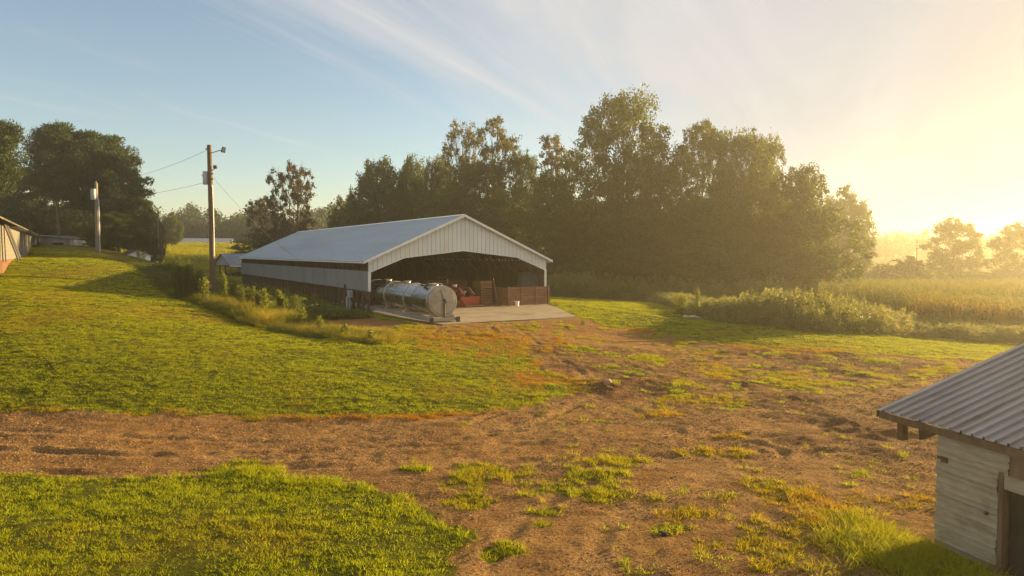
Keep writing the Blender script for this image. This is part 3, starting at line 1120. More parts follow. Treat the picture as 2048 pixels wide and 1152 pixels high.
def build_tractor():
    c = bw(8.4, 3.1)
    t = thing('tractor', 'orange red tractor with front loader bucket parked inside the barn', 'tractor', (c.x, c.y, BGZ), BR + math.radians(12))
    # local -y is forward
    m = MB()
    m.prism([(-1.55, .75), (-1.6, 1.15), (-1.35, 1.35), (.1, 1.42), (.1, .75)], (0, 1, 0), (0, 0, 1), (1, 0, 0), (-.33, 0, 0), .66)
    hood = m.build('hood', M_red, t, bevel=.05)
    m = MB()
    for sx in (-.2, .2):
        m.tube([(sx, -1.60, 1.12), (sx, -1.64, 1.12)], .085, 12)
    m.build('headlight', M_plastic, hood)
    m = MB()
    m.box(-.24, .24, -1.615, -1.59, .78, 1.02)
    m.build('grille', M_black, hood)
    m = MB()
    m.box(-.25, .25, -1.45, 1.5, .45, .74)
    m.box(-.62, .62, -1.15, -1.0, .42, .55)
    m.box(-.75, .75, .95, 1.15, .62, .82)
    m.build('chassis', M_dark, t)
    for sx in (-1, 1):
        m = MB()
        m.prism([(.35, .95), (.45, 1.38), (.8, 1.52), (1.25, 1.5), (1.6, 1.2), (1.6, 1.12), (1.25, 1.42), (.8, 1.44), (.5, 1.32), (.4, .95)], (0, 1, 0), (0, 0, 1), (1, 0, 0), (sx * .78 - .23, 0, 0), .46)
        m.build('fender', M_red, t)
        for (y, z, r, w, x) in ((1.05, .68, .68, .40, .80), (-1.08, .45, .45, .26, .66)):
            m = MB()
            a = (sx * x - w / 2, y, z)
            m.lathe([(r * .55, 0), (r * .9, 0.0), (r, w * .2), (r, w * .8), (r * .9, w), (r * .55, w)], a, (1, 0, 0), 28)
            for k in range(18):
                an = 2 * PI * k / 18
                p0 = Vector((sx * x - w * .45, y + math.cos(an) * r, z + math.sin(an) * r))
                p1 = Vector((sx * x + w * .45, y + math.cos(an + .22) * r, z + math.sin(an + .22) * r))
                m.beam(p0, p1, .05, .05, up=(0, math.cos(an), math.sin(an)))
            ty = m.build('wheel', M_black, t)
            m = MB()
            m.lathe([(0, w * .5 + sx * w * .12), (r * .3, w * .5 + sx * w * .14), (r * .5, w * .5 + sx * w * .3), (r * .56, w * .5 + sx * w * .42)], a, (1, 0, 0), 24)
            m.build('rim', M_grey, ty)
        # loader: upright, arm and hydraulic cylinder
        m = MB()
        m.box(sx * .5 - .06, sx * .5 + .06, -.55, -.30, .55, 1.62)
        m.beam((sx * .5, -.45, 1.55), (sx * .52, -1.75, 1.38), .11, .17)
        m.beam((sx * .52, -1.70, 1.42), (sx * .52, -2.42, .55), .11, .17)
        la = m.build('loader_arm', M_red, t)
        m = MB()
        m.tube([(sx * .62, -.5, .95), (sx * .62, -1.6, 1.25)], .045, 8)
        m.tube([(sx * .52, -1.8, 1.5), (sx * .52, -2.5, .95)], .04, 8)
        m.build('hydraulic_cylinder', M_grey, la)
    m = MB()
    m.prism([(-2.45, .78), (-2.50, .12), (-3.15, .06), (-3.17, .09), (-2.62, .22), (-2.58, .80)], (0, 1, 0), (0, 0, 1), (1, 0, 0), (-.98, 0, 0), 1.96)
    for sx in (-1, .97):
        m.prism([(-2.44, .80), (-2.50, .10), (-3.16, .05), (-2.9, .45)], (0, 1, 0), (0, 0, 1), (1, 0, 0), (sx, 0, 0), .03)
    bk = m.build('bucket', M_red, t)
    m = MB()
    m.box(-.98, .98, -3.25, -3.14, .035, .085)
    m.build('cutting_edge', M_steel2, bk)
    m = MB()
    m.box(-.26, .26, .62, 1.05, 1.02, 1.14)
    m.prism([(1.0, 1.1), (1.12, 1.55), (1.2, 1.53), (1.1, 1.08)], (0, 1, 0), (0, 0, 1), (1, 0, 0), (-.25, 0, 0), .5)
    m.build('seat', M_black, t, bevel=.03)
    m = MB()
    m.tube([(0, .15, 1.35), (0, .32, 1.62)], .025, 8)
    m.lathe([(.20, -.015), (.22, 0), (.20, .015), (.185, 0), (.20, -.015)], (0, .32, 1.63), (0, .55, 1), 20)
    m.build('steering_wheel', M_black, t)
    m = MB()
    for sx in (-1, 1):
        m.tube([(sx * .55, 1.3, 1.0), (sx * .55, 1.32, 2.15), (sx * .45, 1.32, 2.25), (0, 1.32, 2.25)], .035, 8)
    m.build('roll_bar', M_dark, t)
    h = MB()
    h.lathe([(.17, 0), (.19, .02), (.20, .28), (.205, .3), (.19, .3), (.18, .04), (0, .03)], (0, 0, 0), (0, 0, 1), 20)
    q = t.matrix_basis @ Vector((0.0, -.45, 1.42))
    o = h.build('pail', M_plastic, loc=q)
    tag(o, 'small white pail standing on the tractor hood', 'pail')


build_tractor()

# ------------------------------------------------------------------ plank pen wall, bucket, crate, sheets
pw = thing('plank_partition', 'reddish brown horizontal plank wall across the right of the barn mouth', 'partition', bw(11.75, -0.75), BR)
for i in range(4):
    m = MB()
    u = [0.06, 1.35, 2.75, 4.0][i]
    m.box(u - .09, u + .09, -.10, .02, -.02, 1.56 + (.04 if i in (0, 3) else 0))
    m.build('post', M_wood2, pw)
for i in range(6):
    m = MB()
    rr = random.Random(i)
    m.box(0.02, 4.05, .024, .065, .03 + i * .256, .03 + i * .256 + .235)
    pb = m.build('plank', M_wood2, pw)
m = MB()
m.box(-.02, .02, .07, 2.6, 0.02, 1.5)
m.build('side_plank', M_wood2, pw)

m = MB()
m.lathe([(0, 0.0), (.145, 0.0), (.175, .36), (.185, .36), (.185, .39), (.165, .39), (.135, .02), (0, .015)], (0, 0, 0), (0, 0, 1), 24)
m.tube([(-.18, 0, .36), (-.13, -.16, .22), (0, -.2, .17), (.13, -.16, .22), (.18, 0, .36)], .006, 5)
bq = bw(12.35, -1.25)
tag(m.build('bucket', M_plastic, loc=bq), 'white plastic bucket on the concrete before the plank wall', 'bucket')

cr = thing('slatted_crate', 'tall slatted brown wooden crate left of the plank wall', 'crate', bw(10.2, 1.2), BR + math.radians(6))
m = MB()
for x in (0, 1.12):
    for y in (0, 1.1):
        m.beam((x + (.12 if x == 0 else -.05), y, 0), (x, y, 2.0), .09, .09)
m.build('corner_post', M_wood, cr)
for side in range(2):
    m = MB()
    rr = random.Random(side)
    z = .08
    while z < 1.95:
        w = .12 if z < 1.25 else .3
        if side == 0:
            m.box(-.02 + (.1 * (2 - z) / 2), 1.16, -.075, -.05, z, z + w)
        else:
            m.box(-.06, -.035, .0, 1.1, z, z + w)
        z += w + (.07 if z < 1.25 else .03)
    m.build('slat_panel', M_wood2, cr)
m = MB()
m.beam((0, 0, 0), (-.32, .3, 2.25), .10, .06)
o = m.build('timber_plank', M_wood2, loc=bw(11.45, .35))
o.rotation_euler = (0, 0, BR)
tag(o, 'single brown timber plank leaning upright beside the slatted crate', 'plank')
m = MB()
m.beam((0, 0, 0), (.95, .5, 2.7), .22, .05)
m.beam((.25, 0, 0), (1.05, .5, 2.5), .16, .05)
o = m.build('leaning_board', M_dark, loc=bw(13.2, .8))
o.rotation_euler = (0, 0, BR)
tag(o, 'pair of dark boards leaning behind the plank wall', 'board')
M_sheet = surf('dull_zinc', (0.15, 0.15, 0.155), (0.11, 0.105, 0.10), rough=.5, metal=.3, scale=2)
for i in range(3):
    m = MB()
    n = 12
    wv = 1.05
    vs_ = []
    for k in range(n * 2 + 1):
        x = wv * k / (2 * n)
        h = .035 * (1 if k % 2 else -1)
        vs_ += [(x + .0, h, 0), (x + .55, h + .55, 2.75 - .12 * i)]
    m.add(vs_, [(2 * k, 2 * k + 2, 2 * k + 3, 2 * k + 1) for k in range(2 * n)])
    q = bw(13.75 + i * .40, 0.75 - i * .07, .02)
    o = m.build('metal_sheet', M_sheet, loc=q)
    o.rotation_euler = (0, 0, BR)
    so_ = o.modifiers.new('thick', 'SOLIDIFY')
    so_.thickness = .003
    tag(o, ['grey corrugated metal sheet leaning rearmost behind the plank wall', 'grey corrugated metal sheet leaning in the middle of three',
            'shorter grey corrugated metal sheet leaning nearest the right barn wall'][i], 'metal sheet', 'metal sheets behind the plank wall')
# brown board bin behind the tractor
bn = thing('board_bin', 'dim brown board bin standing behind the tractor', 'bin', bw(8.4, 8.5), BR)
m = MB()
for i in range(14):
    m.box(i * .30, i * .30 + .28, 0, .04, 0, 1.9)
m.box(0, 4.2, .04, .1, 1.6, 1.75)
m.box(0, 4.2, .04, .1, .3, .45)
m.build('front_panel', M_wood2, bn)
m = MB()
for i in range(8):
    m.box(-.04, 0, .05 + i * .3, .33 + i * .3, 0, 1.9)
m.build('side_panel', M_wood2, bn)

# electric box on the left wall
mb = thing('meter_box', 'grey electric meter box on a post by the barn wall', 'meter box', bw(-0.35, 3.2), BR)
m = MB()
m.box(-.22, .06, -.3, .3, .85, 1.45)
bx_ = m.build('case', M_grey, mb, bevel=.02)
m = MB()
m.box(-.20, .04, -.36, -.305, .95, 1.15)
m.tube([(-.08, 0, -.2), (-.08, 0, .85)], .04, 8)
m.tube([(-.08, .18, -.2), (-.08, .18, .85)], .03, 8)
m.build('conduit', M_grey, mb)
m = MB()
m.box(-.2, .04, .42, .75, .0, .9)
m.build('lower_case', M_grey, mb, bevel=.02)
m = MB()
m.box(-.25, -.1, .95, 1.05, -.2, 1.9)
m.build('post', M_wood, mb)

# ================================================================== TREES
M_bark = surf('bark', (0.085, 0.062, 0.045), (0.05, 0.037, 0.028), rough=0.95, scale=2.0, stretch=(3, 3, 0.6), bump=0.5)
M_bark2 = surf('pine_bark', (0.16, 0.095, 0.06), (0.09, 0.055, 0.038), rough=0.95, scale=2.0, stretch=(3, 3, 0.6), bump=0.5)
M_leaf = leafmat('broadleaf_foliage', (0.030, 0.050, 0.008), (0.070, 0.092, 0.014), 0.5, c3=(0.16, 0.085, 0.022), tcol=(1.7, 1.6, .6))
M_leafy = leafmat('yellowing_foliage', (0.05, 0.065, 0.012), (0.14, 0.105, 0.022), 0.45, c3=(0.20, 0.09, 0.025))
M_leafr = leafmat('reddish_foliage', (0.032, 0.042, 0.012), (0.075, 0.050, 0.022), 0.40, c3=(0.13, 0.055, 0.03))
M_needle = leafmat('pine_needles', (0.024, 0.042, 0.012), (0.055, 0.075, 0.018), 0.3)
M_far = leafmat('distant_foliage', (0.030, 0.050, 0.014), (0.055, 0.075, 0.018), 0.3)


def leaves(c, size, rng, asp=0.6, up=0.0, along=None):
    """diamond leaves at centres c -> verts, quads"""
    n = len(c)
    d = rng.normal(size=(n, 3))
    if along is not None:
        d = d * 0.7 + along
    d /= np.linalg.norm(d, axis=1)[:, None]
    q = rng.normal(size=(n, 3))
    q[:, 2] *= (1 - up)
    w = np.cross(d, q)
    w /= np.linalg.norm(w, axis=1)[:, None] + 1e-9
    s = size * rng.uniform(0.6, 1.35, (n, 1))
    a = d * s * 0.5
    b_ = w * s * 0.5 * asp
    v = np.stack([c - a, c + b_ - a * 0.15, c + a, c - b_ - a * 0.15], 1).reshape(-1, 3)
    f = np.arange(4 * n).reshape(-1, 4)
    return v, f


def gen_tree(seed, H_=20.0, R=6.0, h0=0.25, prof='round', ncl=60, nleaf=22000, ls=0.34, clr=0.22, flat=0.75, mat=None, bark=None, stems=1,
             shell=0.55, trunk_r=0.32, dead=0.0, lean=0.0):
    rng = np.random.default_rng(seed)
    rr = random.Random(seed)
    mat = mat or M_leaf

    def env(h):
        if prof == 'crown':
            return (0.72 + 0.28 * h / .45) if h < .45 else math.sqrt(max(0, 1 - ((h - .45) / .57) ** 2))
        if prof == 'round':
            return math.sin(PI * min(max(0.06 + 0.94 * h, 0), 1)) ** 0.55
        if prof == 'egg':
            return (0.55 + 0.45 * min(1, h * 2.2)) * math.cos(PI / 2 * max(0, (h - .45) / .57)) ** .55
        if prof == 'bush':
            return math.cos(PI / 2 * h ** 1.3) ** 0.6
        if prof == 'vase':
            return (0.25 + 0.75 * min(h / 0.65, 1)) * (math.cos(PI / 2 * max(0, (h - .62) / .40)) ** .5)
        if prof == 'dome':
            return math.cos(PI / 2 * h ** 1.6) ** 0.8 * (0.7 + 0.3 * min(1, h * 4))
        if prof == 'cone':
            return (1 - h) ** 0.7 * (0.6 + 0.4 * min(1, h * 5))
        return 1.0
    cl = []
    tries = 0
    while len(cl) < ncl and tries < ncl * 40:
        tries += 1
        h = rr.random() ** 0.9
        a = rr.uniform(0, 2 * PI)
        e = env(h)
        f = (shell + (1 - shell) * rr.random()) if rr.random() < 0.75 else rr.random()
        wob = 0.82 + 0.36 * float(vnoise(np.array([a * 1.2 + seed]), np.array([h * 4.0]), seed)[0])
        r = R * e * f * wob
        c = Vector((r * math.cos(a) + lean * h, r * math.sin(a), H_ * (h0 + (1 - h0) * h * 0.95)))
        rc = R * clr * rr.uniform(0.65, 1.3)
        if any((c - o).length < 0.55 * (rc + ro) for o, ro in cl):
            continue
        cl.append((c, rc))
    wts = np.array([rc ** 2 for _, rc in cl])
    cnt = np.maximum((wts / wts.sum() * nleaf * (1 - dead)).astype(int), 6)
    cs, tint = [], []
    alongs = []
    for (c, rc), k in zip(cl, cnt):
        # sub-clumps give ragged outlines and light gaps
        ns = max(3, int(k / 45))
        sdir = rng.normal(size=(ns, 3))
        sdir /= np.linalg.norm(sdir, axis=1)[:, None]
        sc_ = sdir * rc * rng.uniform(0.45, 1.15, (ns, 1))
        which = rng.integers(0, ns, k)
        p = sc_[which] + rng.normal(size=(k, 3)) * rc * 0.24
        p[:, 2] *= flat
        cs.append(np.array(c) + p)
        alongs.append(p / (rc + 1e-6))
        tint.append(np.clip(rng.uniform(0, 0.75) + rng.normal(0, 0.2, k), 0, 1))
    cs = np.concatenate(cs)
    v, f = leaves(cs, ls, rng, 0.62, along=np.concatenate(alongs) * 0.5)
    tint = np.repeat(np.concatenate(tint), 4)
    dry = np.repeat(np.clip((rng.random(len(cs)) - 0.86) * 5, 0, 0.8), 4)
    crown = np_mesh('crown', v, f, mat, {'tint': tint, 'dry': dry})
    # trunk and limbs
    m = MB()
    for s in range(stems):
        a = rr.uniform(0, 6.28)
        off = 0.0 if stems == 1 else 0.5
        top = Vector((lean * .7 + (rr.uniform(-.5, .5) if stems == 1 else math.cos(a) * R * .45), rr.uniform(-.5, .5) if stems == 1 else math.sin(a) * R * .4, H_ * 0.86))
        pts, rad = [], []
        for i in range(7):
            t = i / 6
            pts.append(Vector((math.cos(a) * off, math.sin(a) * off, 0)) * (1 - t) + Vector((top.x * t ** 1.2, top.y * t ** 1.2, top.z * t)) + Vector((rr.uniform(-.15, .15), rr.uniform(-.15, .15), 0)) * (0 if i == 0 else 1))
            rad.append(trunk_r * (1.35 if i == 0 else 1) * (1 - 0.88 * t))
        m.tube(pts, rad, 8)
        for j, (c, rc) in enumerate(cl):
            if j % stems != s:
                continue
            t = min(max((c.z / H_ - 0.18 - 0.12 * rr.random()) / 0.86, 0.12), 0.95)
            k = min(int(t * 6), 5)
            b0 = pts[k].lerp(pts[k + 1], t * 6 - k)
            mid_ = b0.lerp(c, 0.5) + Vector((0, 0, -0.06 * (c - b0).length)) + Vector((rr.uniform(-.3, .3), rr.uniform(-.3, .3), rr.uniform(-.2, .2)))
            r0 = max(trunk_r * (1 - t) * 0.42, 0.05)
            m.tube([b0, mid_, c], [r0, r0 * .6, .02], 5, cap=False)
            if dead or rr.random() < .35:
                for _ in range(4 if dead else 2):
                    e = c + Vector((rr.uniform(-1, 1), rr.uniform(-1, 1), rr.uniform(-.2, 1))) * rc * 1.2
                    m.tube([mid_.lerp(c, .6), c.lerp(e, .5), e], [.035, .025, .008], 4, cap=False)
    me = bpy.data.meshes.new('trunk')
    me.from_pydata(m.v, [], m.f)
    me.polygons.foreach_set('use_smooth', [True] * len(me.polygons))
    me.materials.append(bark or M_bark)
    return dict(crown=crown, trunk=me, H=H_, R=R)


def gen_pine(seed, H_=18.0, R=4.5, h0=0.45, nleaf=18000, prof='flat', lean=0.0):
    rng = np.random.default_rng(seed)
    rr = random.Random(seed)
    m = MB()
    top = Vector((lean, rr.uniform(-.4, .4), H_ * .97))
    pts, rad = [], []
    for i in range(8):
        t = i / 7
        pts.append(Vector((top.x * t + rr.uniform(-.14, .14) * (i > 0), top.y * t + rr.uniform(-.14, .14) * (i > 0), top.z * t)))
        rad.append(.30 * (1.25 if i == 0 else 1) * (1 - .85 * t))
    m.tube(pts, rad, 9)
    cl = []
    z = H_ * h0
    while z < H_ * 0.97:
        h = (z / H_ - h0) / (1 - h0)
        if prof == 'flat':
            e = (0.50 + 0.5 * min(1, h * 2.2)) * math.cos(PI / 2 * max(0, (h - .35) / .68)) ** .6
        else:
            e = (1 - h) ** .75 * .95 + .1
        nb = rr.randint(4, 6)
        a0 = rr.uniform(0, 6.28)
        for b_ in range(nb):
            a = a0 + 2 * PI * b_ / nb + rr.uniform(-.4, .4)
            ln = R * e * rr.uniform(.6, 1.1)
            k = min(int(z / H_ / .97 * 7), 6)
            b0 = pts[k].lerp(pts[k + 1], z / H_ / .97 * 7 - k)
            tip = b0 + Vector((math.cos(a) * ln, math.sin(a) * ln, ln * rr.uniform(-.05, .28)))
            m.tube([b0, b0.lerp(tip, .55) + Vector((0, 0, -.05 * ln)), tip], [.07, .05, .015], 5, cap=False)
            for q in (0.45, 0.72, 0.98):
                if ln * q > .8 or q > .9:
                    cl.append((b0.lerp(tip, q) + Vector((rr.uniform(-.3, .3), rr.uniform(-.3, .3), .12)), R * .25 * rr.uniform(.7, 1.25)))
        z += H_ * (1 - h0) / 11 * rr.uniform(.7, 1.2)
    wts = np.array([r ** 2 for _, r in cl])
    cnt = np.maximum((wts / wts.sum() * nleaf).astype(int), 8)
    cs, al, tint = [], [], []
    for (c, rc), k in zip(cl, cnt):
        d = rng.normal(size=(k, 3))
        d /= np.linalg.norm(d, axis=1)[:, None]
        p = d * rc * rng.uniform(.4, 1.1, (k, 1))
        p[:, 2] *= .6
        cs.append(np.array(c) + p)
        dd = d.copy()
        dd[:, 2] = np.abs(dd[:, 2]) + .35
        al.append(dd)
        tint.append(np.clip(rng.uniform(.1, .8) + rng.normal(0, .15, k), 0, 1))
    cs = np.concatenate(cs)
    v, f = leaves(cs, .42, rng, .34, along=np.concatenate(al) * 1.2)
    crown = np_mesh('crown', v, f, M_needle, {'tint': np.repeat(np.concatenate(tint), 4), 'dry': np.zeros(len(v))})
    me = bpy.data.meshes.new('trunk')
    me.from_pydata(m.v, [], m.f)
    me.polygons.foreach_set('use_smooth', [True] * len(me.polygons))
    me.materials.append(M_bark2)
    return dict(crown=crown, trunk=me, H=H_, R=R)


LIB = {
    'tall_a': gen_tree(11, 25, 8.0, .30, 'crown', 135, 46000, .33, .21, .85, shell=.5),
    'tall_b': gen_tree(12, 24, 7.0, .16, 'crown', 130, 44000, .33, .22, .85, M_leaf, shell=.5),
    'tall_c': gen_tree(13, 24, 7.0, .22, 'crown', 130, 44000, .33, .21, .8, M_leaf, shell=.55),
    'dense_a': gen_tree(21, 18, 6.0, .05, 'crown', 120, 42000, .33, .23, .9, shell=.55),
    'dense_b': gen_tree(22, 18, 6.5, .04, 'crown', 120, 42000, .33, .23, .9, shell=.6),
    'dense_c': gen_tree(23, 16, 6.0, .04, 'bush', 80, 28000, .36, .24, .85, shell=.6),
    'sparse_a': gen_tree(31, 24, 5.5, .5, 'vase', 60, 8500, .34, .2, .8, M_leafy, shell=.45, dead=.1),
    'sparse_b': gen_tree(32, 22, 5.0, .45, 'egg', 55, 8000, .34, .2, .8, M_leafy, shell=.45, dead=.1),
    'red': gen_tree(33, 15, 5.0, .22, 'vase', 70, 10500, .33, .17, .8, M_leafr, stems=3, shell=.5, dead=.1, trunk_r=.2),
    'round': gen_tree(41, 17, 7.0, .10, 'dome', 95, 30000, .38, .22, .85, shell=.62),
    'field_a': gen_tree(42, 13, 5.5, .04, 'crown', 60, 15000, .40, .22, .8, shell=.55),
    'field_b': gen_tree(43, 13, 6.5, .04, 'crown', 70, 17000, .40, .22, .8, shell=.55),
    'shrubby': gen_tree(44, 5, 3.5, .02, 'bush', 45, 7000, .34, .26, .9, stems=3, trunk_r=.10),
    'low_reach': gen_tree(45, 14, 8.0, .10, 'round', 85, 25000, .36, .19, .65, shell=.6, lean=2.0),
    'pine_a': gen_pine(51, 18, 5.0, .46, 30000),
    'pine_b': gen_pine(52, 18, 4.6, .40, 30000),
    'pine_c': gen_pine(53, 17, 4.4, .28, 30000, lean=1.0),
    'cedar': gen_pine(54, 13, 4.2, .06, 30000, prof='cone'),
}
NTREE = 0


def tree(kind, name, px, top, d, wpx, label, cat='tree', group=None, rot=None, basez=None):
    global NTREE
    NTREE += 1
    L_ = LIB[kind]
    base = P(px, 500, d)
    zb = H0s(base.x, base.y) - 0.15 if basez is None else basez
    zt = P(px, top, d).z
    sz = (zt - zb) / (L_['H'] * 1.0)
    sx = (wpx * d / F / 2) / (L_['R'] * 1.08) * (1.12 if group and 'woods' in group else 1.0)
    t = thing(name, label, cat, (base.x, base.y, zb), (NTREE * 2.399) % 6.28 if rot is None else rot, group)
    t.scale = (sx, sx, sz)
    for part in ('trunk', 'crown'):
        link(part, L_[part], t)
    return t


GP = 'tall pines behind the old sheds'
tree('pine_a', 'pine_tree', -8, 240, 76, 135, 'tall dark pine cut by the left edge of the photo', 'pine tree', GP, rot=.5)
tree('pine_b', 'pine_tree', 60, 330, 112, 120, 'lower pine seen through the gap right of the edge pine', 'pine tree', GP)
tree('pine_a', 'pine_tree', 118, 252, 97, 130, 'flat-topped pine with bare leaning trunk behind the small grey shed', 'pine tree', GP, rot=2.2)
tree('pine_b', 'pine_tree', 168, 258, 99, 130, 'pine with the thick straight trunk left of the grey transformer pole', 'pine tree', GP, rot=4.1)
tree('pine_b', 'pine_tree', 208, 264, 101, 120, 'tall full pine rising directly behind the grey transformer pole', 'pine tree', GP, rot=5.2)
tree('pine_c', 'pine_tree', 236, 300, 98, 120, 'pine sloping down at the right shoulder of the pine group', 'pine tree', GP, rot=1.0)
tree('cedar', 'cedar_tree', 278, 366, 106, 84, 'dense cedar reaching to the ground at the right end of the pines', 'cedar tree', rot=2)
tree('dense_b', 'broadleaf_tree', 225, 425, 89, 120, 'dark leafy tree growing low between transformer pole and cedar', 'tree')
tree('dense_c', 'broadleaf_tree', 130, 400, 118, 170, 'dark undergrowth tree filling the gap between the pine trunks', 'tree')
tree('dense_a', 'broadleaf_tree', 40, 392, 116, 150, 'dark leafy tree over the roof of the old block building', 'tree')
tree('dense_c', 'broadleaf_tree', 300, 395, 125, 60, 'narrow shaded tree just behind the cedar', 'tree')
tree('round', 'broadleaf_tree', 345, 424, 190, 48, 'small rounded tree standing alone at the field edge right of the pines', 'tree')
# middle
tree('red', 'reddish_tree', 585, 322, 132, 110, 'sparse tree with reddish leaves and sky showing through behind the barn', 'tree', rot=1.2)
tree('red', 'reddish_tree', 530, 392, 136, 90, 'lower leaning left half of the sparse reddish clump', 'tree', rot=3.7)
tree('dense_c', 'broadleaf_tree', 560, 452, 138, 190, 'low dark bushy tree at the feet of the reddish trees', 'tree')
tree('round', 'broadleaf_tree', 682, 388, 140, 58, 'small dark round tree between the reddish tree and the woods', 'tree')
tree('dense_c', 'broadleaf_tree', 640, 455, 150, 110, 'low dark tree peeping over the barn roof left of the woods', 'tree')
GW = 'trees of the woods behind the barn'
WOODS = [
    ('dense_a', 752, 320, 128, 112, 'dark blue-green tree at the left end of the woods'),
    ('dense_b', 800, 345, 132, 110, 'dark full tree second from the left end of the woods'),
    ('dense_a', 828, 316, 130, 84, 'narrow pointed tree beside the dark left end of the woods'),
    ('dense_a', 872, 314, 126, 90, 'round-headed green tree left of the golden sparse treetops'),
    ('sparse_a', 930, 246, 122, 100, 'thin golden treetop left of its taller twin above the woods'),
    ('sparse_b', 988, 236, 120, 100, 'taller thin golden treetop with clear gaps above the woods'),
    ('tall_b', 960, 318, 117, 150, 'broad green tree below the two golden treetops'),
    ('tall_b', 1045, 300, 118, 80, 'slim green tree right of the golden treetops'),
    ('sparse_b', 1105, 272, 114, 105, 'open leafy treetop just left of the tallest tree'),
    ('dense_a', 1110, 346, 104, 120, 'green tree with sunlit leaves directly over the right barn eave'),
    ('dense_b', 1020, 380, 112, 140, 'shaded green tree rising straight behind the barn ridge end'),
    ('dense_b', 900, 380, 120, 150, 'shaded tree above the middle of the barn roof ridge'),
    ('tall_a', 1245, 180, 108, 200, 'tallest tree of the woods with a rounded airy crown'),
    ('tall_b', 1320, 330, 104, 130, 'tree filling the notch right of the tallest crown'),
    ('tall_c', 1405, 236, 110, 120, 'broad flat-topped tree right of the notch in the woods'),
    ('tall_b', 1480, 258, 108, 130, 'high tree at the right shoulder of the flat-topped one'),
    ('tall_b', 1530, 270, 112, 90, 'pointed tree where the woods begin to fall to the right'),
    ('dense_a', 1195, 400, 100, 150, 'dark tree with hanging sunlit leaves right of the barn'),
    ('dense_b', 1290, 420, 99, 170, 'very dark low tree under the tallest crown'),
    ('dense_a', 1395, 390, 100, 170, 'dark tree under the flat-topped tree'),
    ('dense_b', 1490, 380, 99, 170, 'golden brown tree in front of the right shoulder'),
    ('dense_a', 1585, 335, 104, 150, 'hazy golden tree on the falling right side of the woods'),
    ('low_reach', 1640, 405, 98, 190, 'wide hazy tree reaching a low branch out at the right end'),
    ('dense_c', 1440, 470, 95, 180, 'low dark tree at the front foot of the woods behind the shrubs'),
    ('dense_c', 1570, 460, 95, 160, 'low golden tree at the front foot of the right woods'),
    ('dense_c', 1340, 490, 94, 140, 'low dark tree over the grass right of the barn'),
    ('dense_c', 1230, 500, 94, 130, 'low dark tree nearest the right barn corner'),
]
for k, px, top, d, w, lab in WOODS:
    tree(k, 'woodland_tree', px, top, d, w, lab, 'tree', GW)
tree('round', 'broadleaf_tree', 1688, 368, 165, 118, 'pale hazy rounded tree standing behind the right end of the woods', 'tree')
tree('field_a', 'field_tree', 1908, 438, 175, 120, 'faint golden tree alone in the misty field', 'tree', 'hazy trees in the field')
tree('field_b', 'field_tree', 2052, 444, 160, 150, 'faint golden tree cut by the right edge of the photo', 'tree', 'hazy trees in the field')
tree('shrubby', 'field_shrub', 1812, 518, 165, 130, 'rounded hazy shrub left of the lone field tree', 'shrub', 'hazy shrubs in the field')
tree('shrubby', 'field_shrub', 1720, 540, 170, 90, 'smallest hazy shrub near the end of the woods', 'shrub', 'hazy shrubs in the field')
tree('shrubby', 'field_shrub', 1945, 545, 165, 130, 'low hazy shrub under the right side of the lone field tree', 'shrub', 'hazy shrubs in the field')
tree('shrubby', 'field_shrub', 2030, 540, 150, 120, 'low hazy shrub at the foot of the edge tree', 'shrub', 'hazy shrubs in the field')


# distant woods: one mass per side, crowns merged into a single mesh
def far_wood(name, spots, seed, ls, nl):
    rng = np.random.default_rng(seed)
    V, T = [], []
    for x, y, z, h, r in spots:
        k = nl
        ncl = 16
        a = rng.uniform(0, 6.28, ncl)
        hh = rng.random(ncl) ** .8
        e = np.cos(PI / 2 * hh ** 1.8) ** .7
        f = rng.uniform(.4, 1, ncl)
        cc = np.c_[x + r * e * f * np.cos(a), y + r * e * f * np.sin(a), z + h * (.05 + .88 * hh)]
        w = rng.integers(0, ncl, k)
        p = cc[w] + rng.normal(size=(k, 3)) * r * .20
        V.append(p)
        T.append(np.clip(rng.uniform(0, .8) + rng.normal(0, .15, k), 0, 1))
    c = np.concatenate(V)
    v, f = leaves(c, ls, rng, .75)
    return link(name, np_mesh(name, v, f, M_far, {'tint': np.repeat(np.concatenate(T), 4), 'dry': np.zeros(len(v))}))


rr = random.Random(12)
spots = []
for i in range(75):
    px = rr.uniform(285, 760)
    d = rr.uniform(255, 330)
    x = (px - 1024) / F * d
    z = max(H0s(x, d), 6.5) - .5
    toppx = 421 + 12 * math.sin(px * .045) + 8 * math.sin(px * .13) + rr.uniform(-2, 26)
    h = P(px, toppx, d).z - z
    spots.append((x, d, z, max(h, 6), rr.uniform(4.5, 7.5)))
for i in range(40):
    px = rr.uniform(-120, 290)
    d = rr.uniform(150, 220)
    x = (px - 1024) / F * d
    spots.append((x, d, H0s(x, d) - .5, rr.uniform(9, 13), rr.uniform(4, 6.5)))
o = far_wood('distant_woods', spots, 5, .95, 800)
tag(o, 'far dark wood along the ridge beyond the green field', 'woods', kind='stuff')
spots = []
for i in range(95):
    px = rr.uniform(1560, 2560)
    d = rr.uniform(380, 460)
    x = (px - 1024) / F * d
    z = H0s(x, d) - .5
    toppx = 468 + 7 * math.sin(px * .03) + 5 * math.sin(px * .09 + 1) + rr.uniform(-3, 18)
    spots.append((x, d, z, max(P(px, toppx, d).z - z, 6), rr.uniform(6, 11)))
o = far_wood('hazy_far_woods', spots, 6, 1.3, 750)
tag(o, 'pale far wood fading into golden haze at right', 'woods', kind='stuff')
spots = []
for i in range(50):
    px = rr.uniform(700, 1640)
    d = rr.uniform(130, 165)
    x = (px - 1024) / F * d
    spots.append((x, d, H0s(x, d) - .5, rr.uniform(11, 15), rr.uniform(5, 7)))
o = far_wood('deep_woods', spots, 8, .75, 1300)
